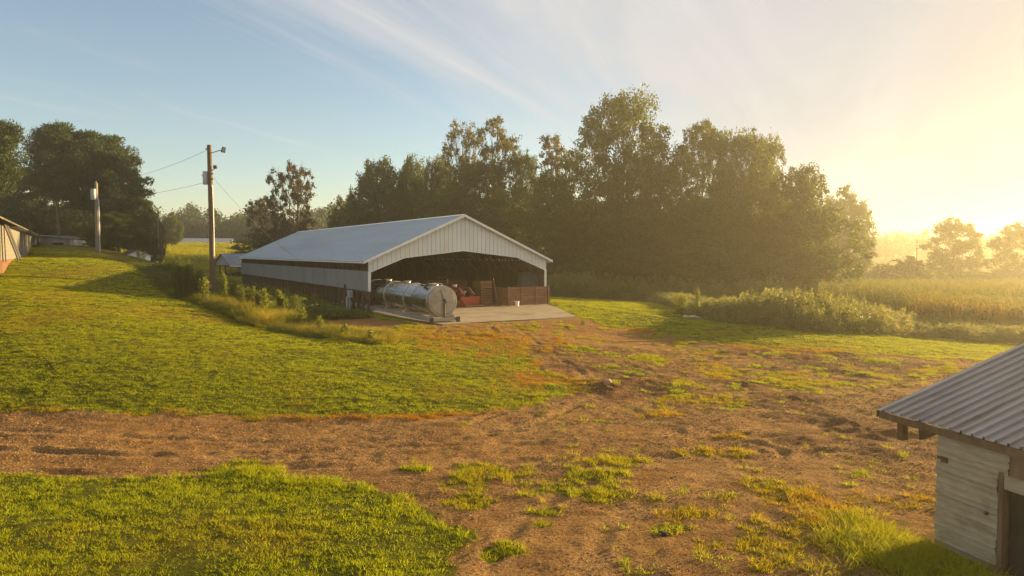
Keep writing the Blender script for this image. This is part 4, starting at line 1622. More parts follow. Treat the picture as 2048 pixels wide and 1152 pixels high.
tag(o, 'dark depth of the woods behind the front trees', 'woods', kind='stuff')

# ================================================================== GRASS, WEEDS, CORN, STONES
M_grass = leafmat('lawn_blades', (0.225, 0.26, 0.009), (0.365, 0.37, 0.014), 0.48, c3=(0.37, 0.17, 0.024), inst=True, rough=.6, spec=.08)
M_tall = leafmat('tall_dry_grass', (0.20, 0.185, 0.022), (0.37, 0.275, 0.042), 0.55, c3=(0.08, 0.10, 0.018), inst=True)
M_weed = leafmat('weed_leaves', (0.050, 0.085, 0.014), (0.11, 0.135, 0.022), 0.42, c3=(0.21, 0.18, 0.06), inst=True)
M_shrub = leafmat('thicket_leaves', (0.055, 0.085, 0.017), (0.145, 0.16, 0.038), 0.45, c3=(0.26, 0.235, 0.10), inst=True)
M_corn = leafmat('corn_leaves', (0.07, 0.095, 0.018), (0.17, 0.16, 0.03), 0.5, c3=(0.36, 0.21, 0.04), inst=True)
M_stone = surf('gravel_stone', (0.27, 0.155, 0.075), (0.19, 0.12, 0.065), rough=.95, scale=8, objrand=1.1, spec=.1)


def unlinked(name, me):
    return bpy.data.objects.new(name, me)


def blades(seed, n, rad, h, w, curve=.5, spread=.5, hvar=.5, segs=2):
    rng = np.random.default_rng(seed)
    V, Fq, T = [], [], []
    for i in range(n):
        a = rng.uniform(0, 2 * PI)
        r = rad * math.sqrt(rng.random())
        bx, by = r * math.cos(a), r * math.sin(a)
        b2 = a + rng.normal(0, .9)
        L_ = h * rng.uniform(1 - hvar, 1 + hvar * .4)
        dx, dy = math.cos(b2), math.sin(b2)
        tilt = spread * rng.random()
        sx, sy = -dy * w / 2, dx * w / 2
        fa = rng.uniform(0, PI)
        sx, sy = math.cos(fa) * w / 2, math.sin(fa) * w / 2
        o = len(V)
        for k in range(segs + 1):
            t = k / segs
            ll = tilt * t + curve * t * t * rng.uniform(.5, 1)
            px = bx + dx * L_ * ll * .8
            py = by + dy * L_ * ll * .8
            pz = L_ * t * (1 - .35 * min(ll, 1.2) * t)
            ww = (1 - t) * .9 + .1
            V.append((px - sx * ww, py - sy * ww, pz))
            V.append((px + sx * ww, py + sy * ww, pz))
        for k in range(segs):
            Fq.append((o + 2 * k, o + 2 * k + 1, o + 2 * k + 3, o + 2 * k + 2))
        T += [rng.random()] * (2 * segs + 2)
    return np.array(V), np.array(Fq), np.array(T)


def gn_scatter(name, pts, scl, idx, dry, protos, tilt=None, rng=RNG):
    """one object: the prototypes instanced on the points"""
    n = len(pts)
    me = bpy.data.meshes.new(name)
    me.vertices.add(n)
    me.vertices.foreach_set('co', np.asarray(pts, np.float32).ravel())
    a = me.attributes.new('rot', 'FLOAT_VECTOR', 'POINT')
    rot = np.zeros((n, 3), np.float32)
    rot[:, 2] = rng.uniform(0, 6.283, n)
    if tilt is not None:
        rot[:, 0] = rng.normal(0, tilt, n)
        rot[:, 1] = rng.normal(0, tilt, n)
    a.data.foreach_set('vector', rot.ravel())
    a = me.attributes.new('scl', 'FLOAT_VECTOR', 'POINT')
    a.data.foreach_set('vector', np.asarray(scl, np.float32).ravel())
    a = me.attributes.new('idx', 'INT', 'POINT')
    a.data.foreach_set('value', np.asarray(idx, np.int32))
    a = me.attributes.new('dry', 'FLOAT', 'POINT')
    a.data.foreach_set('value', np.asarray(dry, np.float32))
    o = link(name, me)
    ng = bpy.data.node_groups.new(name + '_scatter', 'GeometryNodeTree')
    ng.interface.new_socket('Geometry', in_out='INPUT', socket_type='NodeSocketGeometry')
    ng.interface.new_socket('Geometry', in_out='OUTPUT', socket_type='NodeSocketGeometry')
    gi = ng.nodes.new('NodeGroupInput')
    go = ng.nodes.new('NodeGroupOutput')
    jn = ng.nodes.new('GeometryNodeGeometryToInstance')
    for p in reversed(protos):
        oi = ng.nodes.new('GeometryNodeObjectInfo')
        oi.inputs['Object'].default_value = p
        oi.inputs['As Instance'].default_value = False
        ng.links.new(oi.outputs['Geometry'], jn.inputs[0])
    iop = ng.nodes.new('GeometryNodeInstanceOnPoints')
    iop.inputs['Pick Instance'].default_value = True

    def attr(nm, typ):
        na = ng.nodes.new('GeometryNodeInputNamedAttribute')
        na.data_type = typ
        na.inputs['Name'].default_value = nm
        return na.outputs['Attribute']
    ng.links.new(gi.outputs[0], iop.inputs['Points'])
    ng.links.new(jn.outputs[0], iop.inputs['Instance'])
    ng.links.new(attr('idx', 'INT'), iop.inputs['Instance Index'])
    e2r = ng.nodes.new('FunctionNodeEulerToRotation')
    ng.links.new(attr('rot', 'FLOAT_VECTOR'), e2r.inputs[0])
    ng.links.new(e2r.outputs[0], iop.inputs['Rotation'])
    ng.links.new(attr('scl', 'FLOAT_VECTOR'), iop.inputs['Scale'])
    ng.links.new(iop.outputs[0], go.inputs[0])
    md = o.modifiers.new('scatter', 'NODES')
    md.node_group = ng
    return o


def proto(name, vft, mat):
    v, f, t = vft
    return unlinked(name, np_mesh(name, v, f, mat, {'tint': t}))


def wedge(n, y0, y1, rng, k=.80, pad=3.0):
    """random ground points in the view wedge, uniform per area"""
    y = np.sqrt(rng.uniform(y0 * y0, y1 * y1, n))
    x = rng.uniform(-1, 1, n) * (k * y + pad)
    return x, y


def in_barn(x, y):
    u = (x - BO.x) * BU.x + (y - BO.y) * BU.y
    v = (x - BO.x) * BV.x + (y - BO.y) * BV.y
    return ((u > -.5) & (u < 16.3) & (v > -2) & (v < 55.5)) | ((u > -.4) & (v <= -2) & (v > -12.2) & (u < 10.9 + (v + 11.8) * .42))


def shed_clear(x, y):
    return ~((x > 7.7 + (13.5 - y) * .28) & (y < 15) & (y > 4))


TUFT = [proto('tuft%d' % i, blades(100 + i, 18, .10, .085, .014, .6, .8, .5), M_grass) for i in range(6)] + \
       [proto('tuftd%d' % i, blades(120 + i, 26, .11, .17, .012, .8, .9, .5), M_grass) for i in range(3)]


def lawn(name, y0, y1, dens, s, hs, seed, label):
    rng = np.random.default_rng(seed)
    area = .80 * (y1 * y1 - y0 * y0) + 6 * (y1 - y0)
    n = int(area * dens)
    x, y = wedge(n, y0, y1, rng)
    g, d = grass_at(x, y)
    cl = fbm(x * .9, y * .9, 61, 3)
    keep = (rng.random(n) < g * np.where(y < 20, .45 + 1.3 * (cl - .25), .72 + .35 * cl)) & ~in_barn(x, y) & shed_clear(x, y)
    x, y, d, g, cl = x[keep], y[keep], d[keep], g[keep], cl[keep]
    z = H(x, y) - .012
    sx = s * rng.uniform(.7, 1.4, len(x))
    sh = hs * rng.uniform(.65, 1.2, len(x)) * np.where(y < 20, .6 + .9 * cl, .55 + .5 * cl)
    # longer tufts along edges and on the dirt
    sdv = sdf_poly(x, y, DIRT)
    edge = (sdv < .35) & (rng.random(len(x)) < .5)
    idx = rng.integers(0, 6, len(x))
    idx[edge] = rng.integers(6, 9, edge.sum())
    return x, y, z, np.c_[sx, sx, sh], idx, d


parts = [lawn('a', 8, 20, 58, 1.0, 1.0, 1, ''), lawn('b', 20, 34, 52, 1.05, 1.1, 2, ''), lawn('c', 34, 50, 34, 1.35, 1.2, 3, ''), lawn('d', 50, 80, 13, 2.1, 1.4, 4, '')]
pts = np.concatenate([np.c_[p[0], p[1], p[2]] for p in parts])
o = gn_scatter('lawn_grass', pts, np.concatenate([p[3] for p in parts]), np.concatenate([p[4] for p in parts]), np.concatenate([p[5] for p in parts]), TUFT)
tag(o, 'short mown grass on the slope, the near lawn and patches in the dirt', 'grass', kind='stuff')
print('lawn tufts', len(pts))

# far pasture beyond the barn
rng = np.random.default_rng(9)
n = 22000
y = rng.uniform(100, 250, n)
px = rng.uniform(150, 760, n)
x = (px - 1024) / F * y
s = rng.uniform(3, 6.5, n)
band = sstep(.42, .6, fbm(x * .12, y * .5, 77, 3))
k = rng.random(n) < .3 + .7 * band
x, y, s, band = x[k], y[k], s[k], band[k]
o = gn_scatter('pasture_grass', np.c_[x, y, H0(x, y) - .05], np.c_[s, s, s * (.5 + .6 * band)], rng.integers(0, 9, len(x)), rng.random(len(x)) * .3, TUFT)
tag(o, 'sunlit pasture grass on the rise beyond the barn', 'grass', kind='stuff')

# golden tall grass on the bank
TG = [proto('tallgrass%d' % i, blades(200 + i, 34, .20, .85, .016, .45, .35, .5, 3), M_tall) for i in range(4)]
CREST = np.array([P(*q)[:2] for q in [(745, 690, 36), (600, 672, 38.5), (500, 650, 41), (400, 610, 47), (300, 555, 57), (230, 521, 66)]])


def along_crest(n, rng, off0, off1, t0=0.0, t1=1.0):
    seg = np.diff(CREST, axis=0)
    ln = np.hypot(seg[:, 0], seg[:, 1])
    cum = np.r_[0, np.cumsum(ln)]
    s = rng.uniform(t0, t1, n) * cum[-1]
    i = np.clip(np.searchsorted(cum, s) - 1, 0, len(seg) - 1)
    t = (s - cum[i]) / ln[i]
    p = CREST[i] + seg[i] * t[:, None]
    nrm = np.c_[seg[i, 1], -seg[i, 0]] / ln[i][:, None]
    nrm = np.where((nrm[:, 1] < 0)[:, None], -nrm, nrm)   # away from the camera
    off = rng.uniform(off0, off1, n)
    return p[:, 0] + nrm[:, 0] * off, p[:, 1] + nrm[:, 1] * off, off, s / cum[-1]


rng = np.random.default_rng(10)
x, y, off, t = along_crest(7000, rng, -.1, 3.6)
k = ~in_barn(x, y) & (rng.random(len(x)) < np.where(t > .62, .55, 1))
x, y, off, t = x[k], y[k], off[k], t[k]
hh = rng.uniform(.5, 1.2, len(x)) * np.where(t < .2, .55, 1) * np.where(off < .5, .6, 1) * np.interp(t, [.55, .66, .74, 1.0], [1, .7, .34, .3])
ss = rng.uniform(.8, 1.5, len(x))
dry = np.where(t > .62, .75, 0) + sstep(.45, .65, fbm(x * .7, y * .7, 6, 3)) * .7 + np.where(off < .45, .6, 0)
o = gn_scatter('bank_grass', np.c_[x, y, H(x, y) - .03], np.c_[ss, ss, hh], rng.integers(0, 4, len(x)), np.clip(dry, 0, 1), TG, tilt=.1)
tag(o, 'tall golden dry grass along the bank above the lawn', 'tall grass', kind='stuff')


# leafy weeds ------------------------------------------------------------
def shrub_proto(seed, h, r, n, ls, plume=.3):
    rng = np.random.default_rng(seed)
    ns = 26
    a = rng.uniform(0, 6.28, ns)
    rad = r * np.sqrt(rng.random(ns))
    hh = h * (1 - .5 * (rad / r) ** 2) * rng.uniform(.75, 1.1, ns)
    lean = rng.normal(0, .16, (ns, 2))
    w = rng.integers(0, ns, n)
    t = rng.random(n) ** .7
    tw = (1 - t) * .30 * r + .05
    c = np.c_[rad[w] * np.cos(a[w]) + lean[w, 0] * t * h + rng.normal(0, 1, n) * tw,
              rad[w] * np.sin(a[w]) + lean[w, 1] * t * h + rng.normal(0, 1, n) * tw, hh[w] * t + .03]
    al = np.c_[rng.normal(0, .5, (n, 2)), np.full(n, .5 + plume)]
    v, f = leaves(c, ls, rng, .36, along=al)
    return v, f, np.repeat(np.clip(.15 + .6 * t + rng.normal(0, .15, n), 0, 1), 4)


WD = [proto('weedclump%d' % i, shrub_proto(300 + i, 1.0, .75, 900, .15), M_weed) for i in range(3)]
rng = np.random.default_rng(13)
x, y, off, t = along_crest(420, rng, 3.2, 8.5, .30, .66)
x2, y2, off2, t2 = along_crest(380, rng, .5, 6, .6, 1.0)
x3 = np.concatenate([x, x2])
y3 = np.concatenate([y, y2])
k = ~in_barn(x3, y3)
hh = np.concatenate([rng.uniform(.6, 1.45, len(x)) * np.where(t < .42, .7, 1), rng.uniform(.35, .8, len(x2)) * np.interp(t2, [.6, .7, .76], [1, .8, .35])])[k]
x3, y3 = x3[k], y3[k]
ss = rng.uniform(.8, 1.4, len(x3))
o = gn_scatter('bank_weeds', np.c_[x3, y3, H(x3, y3) - .05], np.c_[ss, ss, hh], rng.integers(0, 3, len(x3)), rng.random(len(x3)) * .3, WD)
tag(o, 'dark green leafy weeds in the hollow between bank and barn', 'weeds', kind='stuff')

# thicket at right ---------------------------------------------------------
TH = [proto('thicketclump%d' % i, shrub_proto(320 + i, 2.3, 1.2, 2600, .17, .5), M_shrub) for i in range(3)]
THP = poly_world([(1318, 604), (1400, 632), (1500, 652), (1620, 664), (1720, 670), (1830, 674)])
rng = np.random.default_rng(14)
X, Y, S, HZ = [], [], [], []
seg = np.diff(THP, axis=0)
ln = np.hypot(seg[:, 0], seg[:, 1])
cum = np.r_[0, np.cumsum(ln)]
nT = 330
s = rng.random(nT) * cum[-1]
i = np.clip(np.searchsorted(cum, s) - 1, 0, len(seg) - 1)
p = THP[i] + seg[i] * ((s - cum[i]) / ln[i])[:, None]
pxs = 1024 + F * p[:, 0] / p[:, 1]
depth = rng.uniform(.4, 9.0, nT)
x, y = p[:, 0] + depth * .25, p[:, 1] + depth
hprof = np.interp(pxs, [1310, 1360, 1420, 1480, 1540, 1640, 1740, 1800, 1840], [.42, .5, .42, .7, .95, .98, .85, .78, .45])
hz_ = 1.12 * hprof * rng.uniform(.7, 1.12, nT) * np.where(depth < 1.2, .75, 1)
ss = rng.uniform(.75, 1.15, nT)
dry = np.clip(rng.random(nT) * .9 + np.where(pxs > 1740, .2, 0), 0, 1)
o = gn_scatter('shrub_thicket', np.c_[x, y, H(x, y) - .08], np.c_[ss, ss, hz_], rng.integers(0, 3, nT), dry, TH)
tag(o, 'overgrown leafy thicket between the mown grass and the woods', 'thicket', kind='stuff')
# rank growth before the corn
rng = np.random.default_rng(15)
nT = 420
px = rng.uniform(1790, 2500, nT)
d = rng.uniform(50, 58, nT)
x = (px - 1024) / F * d
o = gn_scatter('rank_weeds', np.c_[x, d, H(x, d) - .08], np.c_[ss[rng.integers(0, 330, nT)], ss[rng.integers(0, 330, nT)], rng.uniform(.22, .52, nT)], rng.integers(0, 3, nT), rng.random(nT), TH)
tag(o, 'low rank weeds in front of the corn', 'weeds', kind='stuff')
# undergrowth at the foot of the woods
rng = np.random.default_rng(16)
nT = 420
px = rng.uniform(1085, 1760, nT)
d = rng.uniform(88, 98, nT)
x = (px - 1024) / F * d
o = gn_scatter('undergrowth', np.c_[x, d, H0(x, d) - .1], np.c_[rng.uniform(1, 1.7, nT), rng.uniform(1, 1.7, nT), rng.uniform(.5, 1.5, nT)], rng.integers(0, 3, nT), rng.random(nT) * .3, TH)
tag(o, 'dark undergrowth at the foot of the woods', 'undergrowth', kind='stuff')


# corn -----------------------------------------------------------------------
def corn_proto(seed):
    rng = np.random.default_rng(seed)
    V, Fq, T = [], [], []

    def strip(pts, w, side, tint):
        o = len(V)
        n = len(pts)
        for i, q in enumerate(pts):
            ww = w * (1 - (i / (n - 1)) ** 2 * .9)
            V.append(tuple(np.array(q) - np.array(side) * ww / 2))
            V.append(tuple(np.array(q) + np.array(side) * ww / 2))
            T.extend([tint, tint])
        for i in range(n - 1):
            Fq.append((o + 2 * i, o + 2 * i + 1, o + 2 * i + 3, o + 2 * i + 2))
    h = 2.1
    strip([(0, 0, 0), (.01, 0, h * .5), (0, .01, h)], .035, (1, 0, 0), .3)
    strip([(0, 0, 0), (.01, 0, h * .5), (0, .01, h)], .035, (0, 1, 0), .3)
    for i in range(11):
        a = (i % 2) * PI + rng.normal(0, .45)
        z = .3 + 1.6 * i / 11
        L_ = rng.uniform(.55, .85)
        dx, dy = math.cos(a), math.sin(a)
        strip([(0, 0, z), (dx * L_ * .3, dy * L_ * .3, z + .30), (dx * L_ * .7, dy * L_ * .7, z + .30), (dx * L_, dy * L_, z - .05 - .3 * rng.random())], .09, (-dy, dx, .2), rng.random())
    for i in range(7):
        a = rng.uniform(0, 6.28)
        strip([(0, 0, h - .05), (math.cos(a) * .06, math.sin(a) * .06, h + .15), (math.cos(a) * .16, math.sin(a) * .16, h + .3 * rng.random() + .1)], .02, (-math.sin(a), math.cos(a), 0), .9)
    return np.array(V), np.array(Fq), np.array(T)


CN = [proto('cornplant%d' % i, corn_proto(400 + i), M_corn) for i in range(5)]
rng = np.random.default_rng(17)
X, Y = [], []
d = 56.0
while d < 125:
    x0, x1 = (1760 - 1024) / F * d + (0 if d > 70 else 2.5), (2450 - 1024) / F * d
    if d > 75:
        x0 = (1640 - 1024) / F * d
    st = .24 if d < 70 else .4
    xs = np.arange(x0, x1, st) + rng.normal(0, .05, len(np.arange(x0, x1, st)))
    X.append(xs)
    Y.append(d + .18 * xs * 0 + rng.normal(0, .05, len(xs)))
    d += .8 if d < 70 else 1.4
x, y = np.concatenate(X), np.concatenate(Y)
sc_ = rng.uniform(.85, 1.1, len(x)) * np.where(y > 70, 1.15, 1)
dry = np.clip(rng.random(len(x)) ** 1.5 * np.where(y < 59, .95, .25), 0, 1)
o = gn_scatter('corn_field', np.c_[x, y, H0(x, y) - .03], np.c_[sc_ * 1.1, sc_ * 1.1, sc_], rng.integers(0, 5, len(x)), dry, CN)
tag(o, 'field of ripening corn with yellow and orange leaves', 'corn', kind='stuff')
print('corn', len(x))


# stones in the dirt -----------------------------------------------------------
def stone_proto(seed):
    import bmesh
    bm = bmesh.new()
    bmesh.ops.create_icosphere(bm, subdivisions=1, radius=1)
    rr_ = random.Random(seed)
    for v in bm.verts:
        v.co *= rr_.uniform(.7, 1.15)
        v.co.z *= .6
    me = bpy.data.meshes.new('stone')
    bm.to_mesh(me)
    bm.free()
    me.materials.append(M_stone)
    return unlinked('stone%d' % seed, me)


ST = [stone_proto(i) for i in range(5)]
rng = np.random.default_rng(18)
n = 520000
x, y = wedge(n, 9, 40, rng)
g, d = grass_at(x, y)
cl = fbm(x * .5, y * .5, 88, 3)
k = (g < .35) & (rng.random(n) < np.clip((cl - .34) * 4, .12, 1) * np.interp(y, [10, 24, 40], [1, .55, .3])) & shed_clear(x, y)
x, y = x[k], y[k]
s = (.008 + .020 * rng.random(len(x)) ** 3) * np.interp(y, [10, 40], [.85, 1.7])
o = gn_scatter('gravel', np.c_[x, y, H(x, y) + .002], np.c_[s, s * rng.uniform(.7, 1.2, len(x)), s], rng.integers(0, 5, len(x)), np.zeros(len(x)), ST, tilt=.4)
tag(o, 'loose gravel strewn over the red dirt yard', 'gravel', kind='stuff')
print('gravel', len(x))

# long rank grass round the near shed
SG = [proto('shedgrass%d' % i, blades(230 + i, 30, .20, .33, .013, .75, .7, .5, 3), M_grass) for i in range(4)]
rng = np.random.default_rng(21)
cc = [(1745, 1090, 1.0), (1790, 1120, 1.0), (1850, 1120, .9), (1700, 1050, .5), (1900, 1140, .7), (1820, 1080, .6)]
X, Y, S = [], [], []
for px, py, w in cc:
    c = G(px, py)
    k = int(95 * w)
    X.append(c[0] + rng.normal(0, .42, k))
    Y.append(c[1] + rng.normal(0, .42, k))
    S.append(rng.uniform(.5, 1.15, k) * (.55 + .5 * w))
# strip along the wall foot
k = 200
tt = rng.uniform(-1.3, 2.6, k)
off = rng.uniform(.08, .9, k)
q = P(1873, 1099, 13.5)
X.append(q.x + .269 * tt - .963 * off)
Y.append(q.y - .963 * tt - .269 * off)
S.append(rng.uniform(.4, .9, k))
x, y, s = np.concatenate(X), np.concatenate(Y), np.concatenate(S)
k = shed_clear(x, y)
x, y, s = x[k], y[k], s[k]
o = gn_scatter('shed_grass', np.c_[x, y, H(x, y) - .03], np.c_[s * .9 + .3, s * .9 + .3, s], rng.integers(0, 4, len(x)), rng.random(len(x)) * .25, SG, tilt=.12)
tag(o, 'long rank grass growing against the near tin shed', 'grass', kind='stuff')

# ================================================================== BUILDINGS, POLES, NEAR SHED
M_block = surf('whitewashed_block', (0.17, 0.16, 0.145), (0.125, 0.118, 0.105), rough=.9, scale=1.0, c3=(0.20, 0.15, 0.11), s3=.7, bump=.2)
M_clay = surf('clay_splashed_block', (0.17, 0.075, 0.038), (0.12, 0.055, 0.03), rough=.9, scale=3)
M_oldroof = surf('old_dark_roof', (0.10, 0.085, 0.07), (0.06, 0.05, 0.045), rough=.8, scale=2, c3=(.16, .12, .09))
M_oldboard = surf('grey_white_boards', (0.42, 0.43, 0.41), (0.30, 0.31, 0.30), rough=.85, scale=2.5, stretch=(4, 4, .5), c3=(.22, .18, .14), s3=1.5)
M_pitch = surf('opening_shade', (0.015, 0.014, 0.013), rough=.9)
M_slate = surf('blue_grey_roof', (0.16, 0.19, 0.24), (0.13, 0.155, 0.20), rough=.5, metal=.3, scale=1)
M_siding2 = surf('pale_siding', (0.40, 0.40, 0.40), (0.34, 0.34, 0.34), rough=.7, scale=1)
M_shedroof = surf('weathered_tin_roof', (0.30, 0.28, 0.275), (0.225, 0.205, 0.20), rough=.45, metal=.35, scale=1.4, stretch=(2, .3, 1), c3=(0.14, 0.105, 0.085), s3=.9)
M_shedtin = surf('old_tin_siding', (0.38, 0.32, 0.225), (0.29, 0.245, 0.175), rough=.55, metal=.2, scale=2, stretch=(1, .6, 3), c3=(0.22, 0.17, 0.11), s3=1.3, bump=.1)
M_wire = surf('wire', (0.05, 0.05, 0.05), rough=.6)
M_transf = surf('transformer_grey', (0.34, 0.36, 0.37), (0.28, 0.30, 0.31), rough=.45)
M_steelpipe = surf('grey_conduit', (0.42, 0.43, 0.44), rough=.5, metal=.3)

# --- long block building at the left edge (its right wall faces the yard)
q = P(76, 508.5, 95)
d0 = Vector((P(3, 512, 49).x - q.x, P(3, 512, 49).y - q.y, 0))
ln_ = d0.length + 22
d0.normalize()
rz = math.atan2(d0.y, d0.x)      # local +x runs from the far corner towards the camera, local -y... is the hidden side
zb = min(H0s(q.x, q.y), q.z)
bb = thing('block_building', 'long whitewashed block building with red clay splash at the left edge', 'building', (q.x, q.y, zb), rz)
# the yard side lies to the left of d0 when walking towards the camera: local +y
m = MB()
for r in range(9):
    z0 = -.28 + r * .29
    off = 0
    m.box(0, ln_, -.2, 0, z0 + .008, z0 + .282)
m.box(0, ln_, -.2, -.012, -.3, 2.6)
m.build('wall', M_block, bb)
m = MB()
m.box(-.006, ln_, -.2, .006, -1.2, -.3)
m.build('wall_base', M_clay, bb)
m = MB()
m.box(0, .18, -7, -.2, -.6, 2.5)
m.prism([(-7, 2.5), (-.2, 2.5), (-3.6, 3.8)], (0, 1, 0), (0, 0, 1), (1, 0, 0), (0, 0, 0), .18)
m.build('end_wall', M_block, bb)
m = MB()
for (ya, za, yb, zb2) in ((.65, 2.28, -3.6, 4.0), (-7.8, 2.28, -3.6, 4.0)):
    m.add([(-.5, ya, za), (ln_, ya, za), (ln_, yb, zb2), (-.5, yb, zb2), (-.5, ya, za - .1), (ln_, ya, za - .1), (ln_, yb, zb2 - .1), (-.5, yb, zb2 - .1)],
          [(0, 1, 2, 3), (4, 7, 6, 5), (0, 4, 5, 1), (0, 3, 7, 4)])
rf = m.build('roof', M_oldroof, bb)
k = 0.4
for i in range(24):
    m = MB()
    x = .3 + i * 2.0
    if x > ln_:
        break
    m.box(x - .03, x + .03, .0, .6, 2.10, 2.20)
    m.build('rafter_tail', M_oldboard, rf)
# boards leaning at the near end
for i, (px, w, lab) in enumerate([(2, .9, 'dark weathered board leaning on the block wall at the photo edge'), (10, .8, 'weathered board leaning right of the edge board on the block wall')]):
    s = ln_ - 22 - 1.0 - i * 2.2
    c = bb.matrix_basis @ Vector((s, .9, -.3))
    m = MB()
    m.beam((0, 0, 0), (.55, -.75, 2.6), w, .06, up=(0, 1, 0))
    o = m.build('leaning_board', M_dark, loc=c)
    o.rotation_euler = (0, 0, rz)
    tag(o, lab, 'board', 'boards leaning on the block building')

# --- small grey board shed
q0 = P(78, 508, 96)
q1 = P(146, 507, 92.5)
dv = Vector((q1.x - q0.x, q1.y - q0.y, 0))
w_ = dv.length
rz2 = math.atan2(dv.y, dv.x)
sh = thing('board_shed', 'small grey-white board shed with dark window below the pines', 'shed', (q0.x, q0.y, H0s(q0.x, q0.y) - .1), rz2)
m = MB()
x = 0.0
rr = random.Random(5)
while x < w_ * .8:
    ww = rr.uniform(.22, .34)
    top = 2.25 - .5 * x / w_
    a, b_ = x, min(x + ww, w_ * .8)
    hole = not (b_ < w_ * .44 or a > w_ * .72)
    if hole:
        m.box(a + .008, b_ - .008, -.03, 0, -.2, .32)
        m.box(a + .008, b_ - .008, -.03, 0, 1.25, top)
    else:
        m.box(a + .008, b_ - .008, -.03, 0, -.2, top + rr.uniform(-.03, .02))
    x = b_
m.build('front_wall', M_oldboard, sh)
m = MB()
m.box(0, .05, .02, 4, -.2, 2.2)
m.box(w_ * .8 - .05, w_ * .8, .02, 4, -.2, 1.8)
m.box(.0, w_ * .8, 3.9, 4, -.2, 1.8)
m.build('side_wall', M_oldboard, sh)
m = MB()
m.box(w_ * .43, w_ * .73, .004, .05, .3, 1.27)
wd = m.build('window', M_pitch, sh)  # black panel in the hole, standing in for the unlit inside
m = MB()
m.box(w_ * .42, w_ * .74, -.06, -.032, 1.24, 1.33)
m.box(w_ * .42, w_ * .74, -.06, -.032, .26, .33)
m.box(w_ * .42 - .05, w_ * .42 + .03, -.055, -.033, .33, 1.24)
m.box(w_ * .74 - .03, w_ * .74 + .05, -.055, -.033, .33, 1.24)
m.build('frame', M_dark, wd)
m = MB()
m.add([(-.3, -.35, 2.40), (w_ * .84, -.35, 1.88), (w_ * .84, 4.2, 1.80), (-.3, 4.2, 2.32), (-.3, -.35, 2.32), (w_ * .84, -.35, 1.80), (w_ * .84, 4.2, 1.72), (-.3, 4.2, 2.24)],
      [(0, 1, 2, 3), (4, 7, 6, 5), (0, 4, 5, 1), (1, 5, 6, 2), (3, 2, 6, 7), (0, 3, 7, 4)])
m.build('roof', M_oldroof, sh)
m = MB()
m.box(w_ * .82, w_ * .98, .3, .36, 0.1, 1.7)
m.box(w_ * .82, w_ * .85, .3, 2.2, 0.1, 1.7)
m.build('lean_to_panel', M_oldboard, sh)
c = P(83, 508, 93)
m = MB()
m.lathe([(0, 0), (.30, 0), (.31, .03), (.29, .05), (.29, .28), (.305, .30), (.29, .32), (.29, .58), (.305, .60), (.29, .62), (.29, .84), (.31, .87), (.30, .9), (.26, .88), (0, .87)], (0, 0, 0), (0, 0, 1), 20)
tag(m.build('barrel', M_slate, loc=(c.x, c.y, H0s(c.x, c.y) - .02), smooth='auto'), 'blue-grey barrel standing at the left corner of the board shed', 'barrel')


def gable_shed(name, label, cat, base, rz, w, l, h, rise, mwall, mroof, ov=.3, doorway_fill=None, open_front=False, nposts=0):
    t = thing(name, label, cat, base, rz)
    m = MB()
    m.prism([(0, -.6), (w, -.6), (w, h), (w / 2, h + rise), (0, h)], (1, 0, 0), (0, 0, 1), (0, 1, 0), (0, 0 if not open_front else l * .45, 0), .12)
    m.prism([(0, -.6), (w, -.6), (w, h), (w / 2, h + rise), (0, h)], (1, 0, 0), (0, 0, 1), (0, 1, 0), (0, l - .12, 0), .12)
    y0 = .12 if not open_front else l * .45 + .12
    m.box(0, .12, y0, l - .12, -.6, h)
    m.box(w - .12, w, y0, l - .12, -.6, h)
    m.build('wall', mwall, t)
    for s in (0, 1):
        m = MB()
        sl_ = rise / (w / 2)
        xa = -ov if s == 0 else w + ov
        za = h - sl_ * ov + .05
        zc = h + rise + .05
        m.add([(xa, -ov, za), (xa, l + ov, za), (w / 2, l + ov, zc), (w / 2, -ov, zc), (xa, -ov, za - .08), (xa, l + ov, za - .08), (w / 2, l + ov, zc - .08), (w / 2, -ov, zc - .08)],
              [(0, 1, 2, 3), (4, 7, 6, 5), (0, 4, 5, 1), (0, 3, 7, 4), (1, 5, 6, 2)])
        r = m.build('roof', mroof, t)
        m = MB()
        m.box(min(xa, xa + (-.03 if s == 0 else .03)), max(xa, xa + (-.03 if s == 0 else .03)), -ov, l + ov, za - .2, za - .01)
        m.build('eave_trim', M_trim, r)
    if open_front:
        m = MB()
        m.prism([(0, h - .1), (w, h - .1), (w, h), (w / 2, h + rise), (0, h)], (1, 0, 0), (0, 0, 1), (0, 1, 0), (0, 0, 0), .1)
        m.build('front_gable', mwall, t)
        for i in range(nposts):
            m = MB()
            x = .1 + (w - .2) * i / (nposts - 1)
            m.box(x - .07, x + .07, .0, .14, -.6, h - .1)
            m.build('post', M_wood, t)
    return t


# little white shed in the hollow
a = P(252, 527, 86)
gz = H0s(a.x, a.y)
gable_shed('white_shed', 'little white gabled shed half hidden in weeds left of the twin poles', 'shed', (a.x, a.y, P(252, 531, 86).z), math.radians(40), 2.7, 3.6, 1.25, .55, M_white, M_oldroof, .12)
# blue roofed shelter beside the barn's rear
a = P(428, 552, 116)
gable_shed('blue_roofed_shed', 'pale shed with blue-grey roof and open posted front left of the barn', 'shed', (a.x, a.y, P(428, 552, 116).z), math.radians(-38), 4.9, 9.5, 1.85, 1.7, M_siding2, M_slate, .25, open_front=True, nposts=4)
# low roof at the far edge of the pasture
a = P(372, 489, 246)
o = gable_shed('long_low_barn', 'long low grey roof beyond the crest of the pasture', 'barn', (a.x, a.y, a.z - 1.5), math.radians(-86), 7, 16.5, 1.6, 1.9, M_siding2, M_grey, .4)


